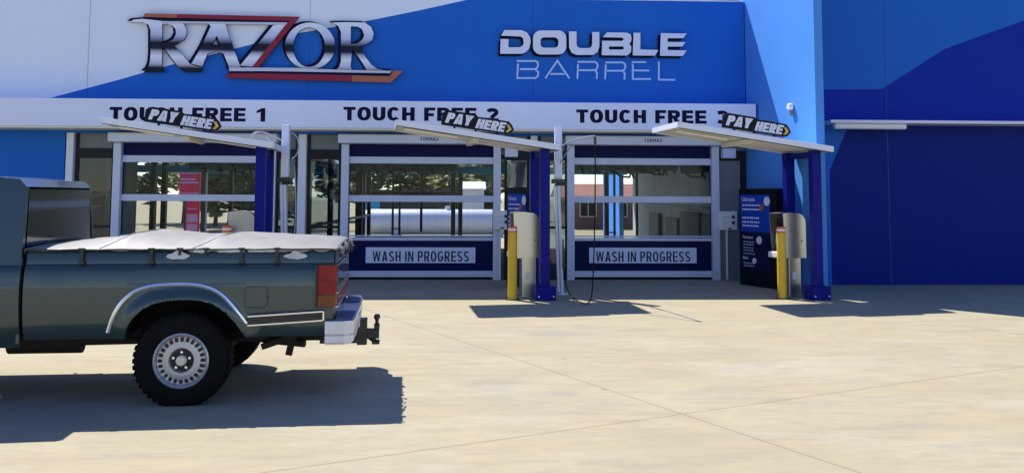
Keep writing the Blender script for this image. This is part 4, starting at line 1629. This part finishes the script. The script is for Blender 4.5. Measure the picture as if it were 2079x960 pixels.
def dist_pl(pl, x, z):
    best = 9
    for (a, b), (c, d) in zip(pl, pl[1:]):
        L2 = (c - a) ** 2 + (d - b) ** 2
        t = max(0, min(1, ((x - a) * (c - a) + (z - b) * (d - b)) / L2))
        best = min(best, hypot(x - a - t * (c - a), z - b - t * (d - b)))
    return best


def prof(z):
    y = .055
    if z < .66:
        y += .008 * ((.66 - z) / .14) ** 2
    y += (.034 if z > .90 else .024) * ((z - .90) / .25) ** 2
    if .925 < z < .955:
        y -= .004 * sin(pi * (z - .925) / .03)
    if z > 1.085:
        y += .016 * (z - 1.085) / .03
    return y


def flare(x, z, ain):
    d = dist_pl(ain, x, z)
    k = max(0, 1 - d / .125)
    return -.040 * (k * k * (3 - 2 * k)) if k < .999 else -.040


def side_skin(mb, x0, x1, zb, ain, side, top=1.115, shift=0.0):
    ai = [(a + shift, b) for a, b in ain]
    xs = [x0 + (x1 - x0) * k / 90 for k in range(91)] + [a for a, b in ai if x0 < a < x1] + [ai[0][0] - .002, ai[-1][0] + .002]
    xs = sorted(x for x in set(xs) if x0 <= x <= x1)
    rows = []
    nz = 22
    for x in xs:
        lo = interp(ai, x)
        lo = zb if lo is None else lo
        col = []
        for k in range(nz + 1):
            z = lo + (top - lo) * k / nz
            y = prof(z) + flare(x, z, ai)
            col.append((x, y if side < 0 else W_ - y, z))
        col.append((x, (prof(top) + .03) if side < 0 else W_ - prof(top) - .03, top + .006))
        rows.append(col)
    mb.grid(rows)
    # lip turned inward along the arch
    lip = []
    for a, b in ai:
        y = prof(b) + flare(a, b, ai)
        lip.append([(a, y if side < 0 else W_ - y, b), (a, (y + .05) if side < 0 else W_ - y - .05, b - .004)])
    mb.grid(lip)


bedm = MB()
for sd in (-1, 1):
    side_skin(bedm, -1.245, 1.172, .525, archin, sd)
    yy = (lambda q: q) if sd < 0 else (lambda q: W_ - q)
    # bed rail band above the belt line
    bedm.grid([[(x, yy(.105), 1.121), (x, yy(.112), 1.20), (x, yy(.125), 1.228), (x, yy(.17), 1.238), (x, yy(.20), 1.238), (x, yy(.20), 1.10)] for x in (-1.245, -.5, 0, .6, 1.05, 1.150, 1.172)])
    # rear corner post
    bedm.grid([[(1.172, yy(prof(z)), z), (1.186, yy(prof(z) + .02), z), (1.186, yy(.165), z)] for z in [.53 + .0489 * k for k in range(13)]])
    bedm.grid([[(-1.245, yy(prof(z)), z), (-1.245, yy(.6), z)] for z in [.53 + .0489 * k for k in range(13)]])
bedm.box(-1.24, 1.165, .52, W_ - .52, .62, .66)
bedm.box(.5, 1.165, .21, .515, .62, .655)
bedm.box(.5, 1.165, W_ - .515, W_ - .21, .62, .655)
bedm.box(-1.24, -1.2, .21, W_ - .21, .66, 1.22)
bed = bedm.build('bed', M['paint'], truck, smooth=True, angle=32)
for sd in (-1, 1):
    mb = MB()
    yy = (lambda q: q) if sd < 0 else (lambda q: W_ - q)
    rows = []
    for a, b in archin:
        rows.append([(a, yy(prof(b) + .03), b + .006), (a, yy(.50), b + .03)])
    mb.grid(rows)
    mb.grid([[(x, yy(.50), .50), (x, yy(.50), interp(archin, x) + .03)] for x in [-.46 + .046 * k for k in range(21)]])
    mb.build('wheel_arch_liner', M['black'], truck)
# trims on the near and far side
for sd in (-1, 1):
    yy = (lambda q: q) if sd < 0 else (lambda q: W_ - q)
    mb = MB()
    pts = [(a, yy(prof(b) + flare(a, b, archin) - .004), b) for a, b in archout]
    sm = []
    for i in range(len(pts) - 1):
        for k in range(4):
            sm.append(Vector(pts[i]).lerp(Vector(pts[i + 1]), k / 4))
    sm.append(Vector(pts[-1]))
    for _ in range(3):
        sm = [sm[0]] + [(sm[i - 1] + sm[i] * 2 + sm[i + 1]) / 4 for i in range(1, len(sm) - 1)] + [sm[-1]]
    mb.tube(sm, .018, 8)
    mb.build('arch_trim', M['chrome'], bed, smooth=True)
    mb = MB()
    z0a, z0b, h_ = .628, .662, .072
    xx0, xx1 = .497, 1.095
    y0, y1 = .030, .062
    mb.extrude([[(xx0, z0a), (xx1, z0b), (xx1, z0b + h_), (xx0, z0a + h_)]], lambda u, v, d: (u, yy(d), v), y1, y0)
    mb.build('side_moulding', M['trim_black'], bed, bevel=.006)
    mb = MB()
    for dz0, dz1 in ((-.006, .004), (h_ - .006, h_ + .004)):
        mb.extrude([[(xx0, z0a + dz0), (xx1, z0b + dz0), (xx1, z0b + dz1), (xx0, z0a + dz1)]], lambda u, v, d: (u, yy(d), v), y1 - .004, y0 - .005)
    mb.extrude([[(xx1, z0b), (xx1 + .012, z0b), (xx1 + .012, z0b + h_), (xx1, z0b + h_)]], lambda u, v, d: (u, yy(d), v), y1 - .004, y0 - .005)
    mb.build('moulding_edge', M['chrome'], bed)
# fuel flap
mb = MB()
def rbox(x0, x1, z0, z1, r):
    return arc(x1 - r, z1 - r, r, r, 0, 90, 5) + arc(x0 + r, z1 - r, r, r, 90, 180, 5) + arc(x0 + r, z0 + r, r, r, 180, 270, 5) + arc(x1 - r, z0 + r, r, r, 270, 360, 5)
mb.extrude([rbox(.472, .642, .772, .934, .03)], lambda u, v, d: (u, .0545 - d, v), -.01, .004)
mb.build('fuel_flap', M['paint'], truck, bevel=.003)
mb = MB()
mb.extrude([rbox(.466, .648, .766, .940, .034), rbox(.471, .643, .771, .935, .031)], lambda u, v, d: (u, .0545 - d, v), -.01, .0015)
mb.box(.648, .658, .045, .06, .845, .86)
mb.build('flap_gap', M['trim_black'], bed)
# tail lights wrap the corner
for sd in (-1, 1):
    yy = (lambda q: q) if sd < 0 else (lambda q: W_ - q)
    mb = MB()
    def lens(z0, z1, o):
        pl = [(1.048, .046), (1.172, .050), (1.192, .066), (1.194, .185), (1.16, .185), (1.16, .09), (1.048, .09)]
        pl = [(a + (o if a > 1.15 else 0), b - (o if b < .07 else 0)) for a, b in pl]
        mb.extrude([pl], lambda u, v, d: (u, yy(v), d), z0, z1)
    lens(.763, 1.112, -.008)
    mb.box(1.028, 1.047, min(yy(.036), yy(.08)), max(yy(.036), yy(.08)), .765, 1.11)
    tl = mb.build('tail_light', M['trim_black'], truck)
    mb = MB()
    lens(.868, .982, .004)
    lens(.986, 1.104, .004)
    mb.build('lens', M['lens_red'], tl, bevel=.005)
    mb = MB()
    lens(.772, .862, .004)
    mb.build('lens', M['lens_amber'], tl, bevel=.005)
# tailgate
mb = MB()
mb.box(1.160, 1.190, .20, W_ - .20, .60, 1.232)
mb.box(1.150, 1.215, .19, W_ - .19, 1.205, 1.238)
mb.box(1.189, 1.205, .20, W_ - .20, .90, 1.10)
tg = mb.build('tailgate', M['paint'], truck, bevel=.008)
mb = MB()
mb.box(1.191, 1.200, .22, W_ - .22, .76, .85)
mb.build('tailgate_strip', M['lens_red'], tg)
mb = MB()
mb.box(1.191, 1.204, .22, W_ - .22, .855, .868)
mb.box(1.191, 1.204, .22, W_ - .22, .742, .755)
mb.build('strip_edge', M['chrome'], tg)
mb = MB()
mb.box(1.206, 1.224, W_ / 2 - .1, W_ / 2 + .1, 1.11, 1.15)
mb.build('handle', M['trim_black'], tg, bevel=.005)
# step bumper
def plan(o, x0=1.112):
    return [(x0, .035 - o), (1.27, .035 - o), (1.325 + o, .07), (1.345 + o, .14), (1.352 + o, .55), (1.352 + o, W_ - .55), (1.345 + o, W_ - .14), (1.325 + o, W_ - .07), (1.27, W_ - .035 + o), (x0, W_ - .035 + o)]
mb = MB()
up = lambda u, v, d: (u, v, d)
mb.extrude([plan(0)], up, .545, .652)
mb.extrude([plan(-.012)], up, .535, .545)
mb.extrude([plan(-.004)], up, .475, .535)
mb.extrude([plan(-.018)], up, .462, .475)
bmp = mb.build('rear_bumper', M['bumper_white'], truck, bevel=.009)
for a, b in ((.09, .60), (W_ - .60, W_ - .09)):
    mb = MB()
    mb.box(1.20, 1.335, a, b, .654, .668)
    for k in range(6):
        mb.box(1.21 + k * .02, 1.218 + k * .02, a + .01, b - .01, .668, .673)
    mb.build('step_pad', M['pad'], bmp)
mb = MB()
mb.box(1.353, 1.362, W_ / 2 - .2, W_ / 2 + .2, .50, .60)
mb.build('number_plate', M['white'], bmp)
# tow hitch at the centre
cy = W_ / 2
mb = MB()
mb.box(1.0, 1.335, cy - .05, cy + .05, .335, .415)
mb.box(1.335, 1.425, cy - .075, cy + .075, .322, .552)
mb.box(1.425, 1.535, cy - .06, cy + .06, .375, .455)
mb.box(1.47, 1.54, cy - .055, cy + .055, .322, .352)
mb.box(1.488, 1.538, cy - .05, cy + .05, .455, .50)
mb.tube([(1.42, cy, .40), (1.51, cy, .335)], .022, 8)
ht = mb.build('tow_hitch', M['black_metal'], truck, bevel=.004)
mb = MB()
mb.lathe([(0, .58), (.02, .577), (.03, .56), (.03, .545), (.018, .525), (.016, .49), (.034, .488)], lambda a, b, h: (1.513 + a, cy + b, h + .012), 16)
mb.build('tow_ball', M['black_metal'], ht, smooth=True)
mb = MB()
for k in range(4):
    mb.tube([(1.33, cy - .064, .36 + k * .05), (1.41, cy - .064, .36 + k * .05)], .008, 6)
mb.build('pin', M['alu'], ht)
# wheels
def wheel(cx, yo, sgn, lab=None):
    """yo: outer face y, sgn +1 when the inside lies toward +y"""
    R = .372
    cz = .357
    fn = lambda a, b, h: (cx + a, yo + sgn * h, cz + b)
    mb = MB()
    pr = [(.205, .03), (.225, .012), (.27, .004), (.315, .006), (.345, .018), (.362, .035), (R, .055), (R, .215), (.362, .235), (.33, .255), (.24, .262), (.205, .24)]
    mb.lathe(pr, fn, 64)
    for k in range(44):          # tread blocks at both shoulders
        a = 2 * pi * k / 44
        for h0, h1, ph in ((.035, .095, 0), (.105, .165, .07), (.175, .235, 0)):
            ca = a + ph
            m3 = Matrix(((cos(ca), 0, -sin(ca)), (0, 1, 0), (sin(ca), 0, cos(ca))))
            mb.obox(fn(cos(ca) * (R + .002), sin(ca) * (R + .002), (h0 + h1) / 2), (.008, h1 - h0, .034), m3)
    w = mb.build('wheel', M['tyre'], truck, smooth=True, angle=35)
    mb = MB()
    mb.lathe([(.212, .035), (.218, .018), (.205, .010), (.196, .022), (.190, .045), (.178, .050), (.132, .034), (.100, .036), (.088, .060), (.0, .060)], fn, 64)
    rim = mb.build('rim', M['rim'], w, smooth=True, angle=50)
    mb = MB()
    for k in range(24):
        a = 2 * pi * k / 24
        m3 = Matrix(((cos(a), 0, -sin(a)), (0, 1, 0), (sin(a), 0, cos(a))))
        mb.obox(fn(cos(a) * .165, sin(a) * .165, .040), (.030, .016, .023), m3)
    mb.lathe([(.088, .056), (.086, .0555), (.03, .0555)], fn, 32)
    mb.build('rim_slot', M['rim_dark'], w)
    mb = MB()
    for k in range(5):
        a = 2 * pi * k / 5 + .3
        mb.tube([fn(cos(a) * .066, sin(a) * .066, .058), fn(cos(a) * .066, sin(a) * .066, .036)], .011, 6)
    mb.build('wheel_nut', M['chrome'], w)
    mb = MB()
    mb.lathe([(.044, .058), (.042, .018), (.034, .008), (0, .004)], fn, 8)
    mb.build('hub_cap', M['hub_cream'], w, bevel=.003)


WB = 3.50
for cx in (-.012, -.012 - WB):
    wheel(cx, 0.0, 1)
    wheel(cx, W_, -1)
# running gear
mb = MB()
mb.box(-4.0, 1.10, .50, .57, .43, .56)
mb.box(-4.0, 1.10, W_ - .57, W_ - .50, .43, .56)
for x in (-3.0, -1.6, .5, 1.02):
    mb.box(x, x + .08, .57, W_ - .57, .44, .54)
mb.build('chassis', M['underbody'], truck)
mb = MB()
for cx in (-.012, -.012 - WB):
    mb.tube([(cx, .2, .357), (cx, W_ - .2, .357)], .045, 12)
    mb.lathe([(0, -.14), (.09, -.11), (.13, 0), (.09, .11), (0, .14)], lambda a, b, h: (cx + a, W_ / 2 + h, .357 + b), 16)
mb.build('axle', M['underbody'], truck, smooth=True)
mb = MB()
for y in (.43, W_ - .43):
    mb = MB()
    for k in range(4):
        L = .62 - k * .11
        mb.tube([(-.012 - L, y, .44 + .03), (-.012, y, .425 - k * .016), (-.012 + L, y, .44 + .03)], .014, 6)
    mb.obox((.70, y, .44), (.30, .045, .05), Matrix.Rotation(radians(-18), 3, 'Y'))
    mb.obox((.80, y, .40), (.055, .05, .16), Matrix.Rotation(radians(12), 3, 'Y'))
    mb.build('leaf_spring', M['underbody'], truck)
mb = MB()
mb.tube([(-2.0, .75, .40), (-.5, .72, .42), (.2, .66, .50), (.6, .50, .44), (.92, .40, .42)], .032, 10)
mb.tube([(-1.6, .75, .40), (-1.0, .75, .40)], .085, 12)
mb.build('exhaust', M['underbody'], truck, smooth=True)
mb = MB()
mb.lathe([(.0, -.09), (.30, -.09), (.35, -.05), (.35, .05), (.30, .09), (0, .09)], lambda a, b, h: (.62 + a, W_ / 2 + b, .49 + h), 28)
mb.build('spare_wheel', M['tyre'], truck, smooth=True)

# tarpaulin over the bed
rnd = random.Random(11)
tp = MB()
bows = [(-1.26, 1.262), (-1.1, 1.27), (-.90, 1.285), (-.70, 1.314), (-.53, 1.352), (-.35, 1.338), (-.10, 1.314), (.08, 1.312), (.2, 1.331), (.45, 1.318), (.94, 1.295), (1.15, 1.280), (1.215, 1.262)]
rows = []
nx, ny = 92, 44
for i in range(nx + 1):
    x = -1.26 + 2.475 * i / nx
    zr = interp(bows, x) or 1.262
    row = []
    for j in range(ny + 1):
        q = j / ny
        y = .098 + (W_ - .196) * q
        e = min(q, 1 - q) * 2
        prof_ = 1 - (1 - min(1, e / .55)) ** 2.2
        z = 1.243 + (zr - 1.243) * prof_
        z += .0012 * sin(23 * x + 9 * y) * prof_ + .001 * sin(41 * x - 17 * y + 1.3) * prof_ + .002 * sin(7.3 * x + 3.1 * y) * prof_
        row.append((x, y, z))
    # skirts
    hang = .010 + .006 * sin(9 * x) + .004 * sin(23 * x + 1)
    if -.02 < x < .28:
        hang += .02 * abs(sin(31 * x))
    if .62 < x < 1.2:
        hang += .022 * abs(sin(19 * x))
    row = [(x, .086, 1.243 - hang), (x, .088, 1.238)] + row + [(x, W_ - .088, 1.238), (x, W_ - .086, 1.243 - hang)]
    rows.append(row)
tp.grid(rows)
# rear skirt with tatters
rr_ = []
for j in range(61):
    y = .09 + (W_ - .18) * j / 60
    rr_.append([(1.215, y, 1.250 + .01 * sin(y * 9)), (1.232 + .006 * sin(y * 50), y, 1.225), (1.236 + .008 * sin(y * 31), y, 1.175 + .035 * abs(sin(y * 17)) + .02 * rnd.random())])
tp.grid(rr_)
tarp = tp.build('tarpaulin', M['tarp'], truck, smooth=True, solid=.004, fixn=True, angle=60)
mb = MB()
for x in (-.82, -.282, -.06, .145, .428, .712):
    long = x not in (-.06, .145)
    mb.box(x - .012, x + .012, .076, .084, 1.135 if long else 1.19, 1.235)
    mb.box(x - .026, x + .026, .074, .086, 1.232, 1.250)
    if long:
        mb.box(x - .022, x + .022, .070, .090, 1.122, 1.146)
mb.tube([(x_, .082, 1.236 + .003 * sin(x_ * 20)) for x_ in [-1.25 + .08 * k for k in range(31)]], .006, 6)
mb.build('tie_strap', M['trim_black'], tarp)
mb = MB()
for xs_ in (-.53, .2):
    pts_ = []
    for k in range(25):
        q = k / 24
        y = .10 + (W_ - .2) * q
        e = min(q, 1 - q) * 2
        pr_ = 1 - (1 - min(1, e / .55)) ** 2.2
        pts_.append((xs_ - .16 * (1 - pr_), y, 1.2455 + (interp(bows, xs_ - .16 * (1 - pr_)) - 1.243) * pr_))
    mb.tube(pts_, .0055, 6)
mb.build('seam', M['grey_panel'], tarp)
mb = MB()
for xc_, zc2, w2, h2_ in ((-.075, 1.183, .085, .022), (.862, 1.178, .085, .020), (.34, 1.222, .10, .010), (.10, 1.222, .05, .012), (.60, 1.222, .12, .008)):
    pl = [(xc_ + w2 * cos(a) * (1 + .18 * rnd.random()), zc2 + h2_ * sin(a) * (1 + .5 * rnd.random()) + (h2_ * .9 if abs(cos(a)) < .3 and sin(a) > 0 else 0)) for a in [2 * pi * k / 18 for k in range(18)]]
    mb.extrude([pl], lambda u, v, d: (u, .096 - d, v), -.012, .012)
mb.build('torn_flap', M['white_panel'], tarp)
mb = MB()
for k in range(26):
    y = rnd.uniform(.1, 1.0) if k < 17 else rnd.uniform(1.0, 1.8)
    z = rnd.uniform(1.15, 1.24)
    x = 1.245 + rnd.uniform(0, .012)
    mb.obox((x, y, z), (.008, rnd.uniform(.02, .07), rnd.uniform(.012, .03)), Matrix.Rotation(rnd.uniform(-.8, .8), 3, 'X'))
mb.build('buckle', M['trim_black'], tarp)

# cab and front, mostly out of the frame
cabm = MB()
cabm.ox = -.2
for sd in (-1, 1):
    yy = (lambda q: q) if sd < 0 else (lambda q: W_ - q)
    side_skin(cabm, -2.62, -1.075, .46, [(-9, .4), (-8, .4)], sd)
    fm = MB()
    fm.ox = -.2
    side_skin(fm, -4.22, -2.63, .50, archin, sd, top=1.10, shift=-WB + .2)
    fm.grid([[(x, yy(.09), 1.105), (x, yy(.16), 1.112)] for x in (-4.2, -2.62)])
    fm.build('fender', M['paint'], truck, smooth=True, angle=35)
    pl = [(-1.08, 1.115), (-1.10, 1.74), (-1.16, 1.80), (-2.02, 1.815), (-2.12, 1.79), (-2.62, 1.12)]
    win = [(-1.30, 1.16), (-1.31, 1.68), (-2.06, 1.70), (-2.44, 1.16)]
    tum = lambda v: .085 + (v - 1.115) * .16
    gm = MB()
    gm.ox = -.2
    gm.extrude([pl, win], lambda u, v, d: (u, yy(tum(v) + d), v), .05, 0)
    gm.build('door_frame', M['paint'], truck)
rm_ = MB()
rm_.ox = -.2
rm_.grid([[(x, .20, z), (x, W_ - .20, z)] for x, z in ((-1.10, 1.74), (-1.16, 1.802), (-1.6, 1.835), (-2.02, 1.817), (-2.12, 1.792))])
rm_.build('roof', M['paint'], truck, smooth=True)
cabm.box(-1.10, -1.075, .10, W_ - .10, .50, 1.17)
hm = MB()
hm.ox = -.2
hm.grid([[(x, .15, z), (x, W_ / 2, z + .03), (x, W_ - .15, z)] for x, z in ((-2.6, 1.125), (-3.4, 1.11), (-4.15, 1.07), (-4.24, .98))])
hm.build('hood', M['paint'], truck, smooth=True)
hm = MB()
hm.ox = -.2
hm.box(-4.25, -4.20, .10, W_ - .10, .60, 1.0)
hm.build('front_panel', M['paint'], truck)
cab = cabm.build('cab', M['paint'], truck, smooth=True, angle=35)
mb = MB()
mb.ox = -.2
for sd in (-1, 1):
    yy = (lambda q: q) if sd < 0 else (lambda q: W_ - q)
    mb.extrude([[(-1.28, 1.14), (-1.29, 1.70), (-2.07, 1.72), (-2.48, 1.14)]], lambda u, v, d: (u, yy(tum(v) + .02 + d), v), .006, 0)
mb.quad((-2.13, .22, 1.77), (-2.13, W_ - .22, 1.77), (-2.60, W_ - .16, 1.13), (-2.60, .16, 1.13))
mb.quad((-1.098, .24, 1.72), (-1.098, W_ - .24, 1.72), (-1.088, W_ - .2, 1.18), (-1.088, .2, 1.18))
mb.build('window', M['cab_glass'], cab)
mb = MB()
mb.ox = -.2
for sd in (-1, 1):
    yy = (lambda q: q) if sd < 0 else (lambda q: W_ - q)
    mb.box(-1.34, -1.334, min(yy(.05), yy(.075)), max(yy(.05), yy(.075)), .50, 1.112)
    mb.box(-2.58, -2.574, min(yy(.05), yy(.075)), max(yy(.05), yy(.075)), .50, 1.112)
mb.build('door_gap', M['trim_black'], cab)
mb = MB()
mb.ox = -.2
for sd in (-1, 1):
    yy = (lambda q: q) if sd < 0 else (lambda q: W_ - q)
    mb.box(-1.56, -1.40, min(yy(.03), yy(.07)), max(yy(.03), yy(.07)), 1.02, 1.055)
    mb.box(-2.52, -2.42, min(yy(-.12), yy(.06)), max(yy(-.12), yy(.06)), 1.15, 1.30)
mb.build('door_handle', M['chrome'], cab, bevel=.008)
mb = MB()
mb.ox = -.2
mb.extrude([[(-4.40, .04), (-4.40, W_ - .04), (-4.22, W_ - .02), (-4.22, .02)]], up, .48, .64)
mb.build('front_bumper', M['chrome'], truck, bevel=.02)
mb = MB()
mb.ox = -.2
mb.box(-4.275, -4.252, .42, W_ - .42, .70, .98)
mb.build('grille', M['trim_black'], truck)
for y in (.14, W_ - .40):
    mb = MB()
    mb.ox = -.2
    mb.box(-4.28, -4.252, y, y + .26, .74, .94)
    mb.build('headlight', M['white'], truck, bevel=.01)

for o in list(bpy.data.objects):
    if '_wp' in o:
        del o['_wp']
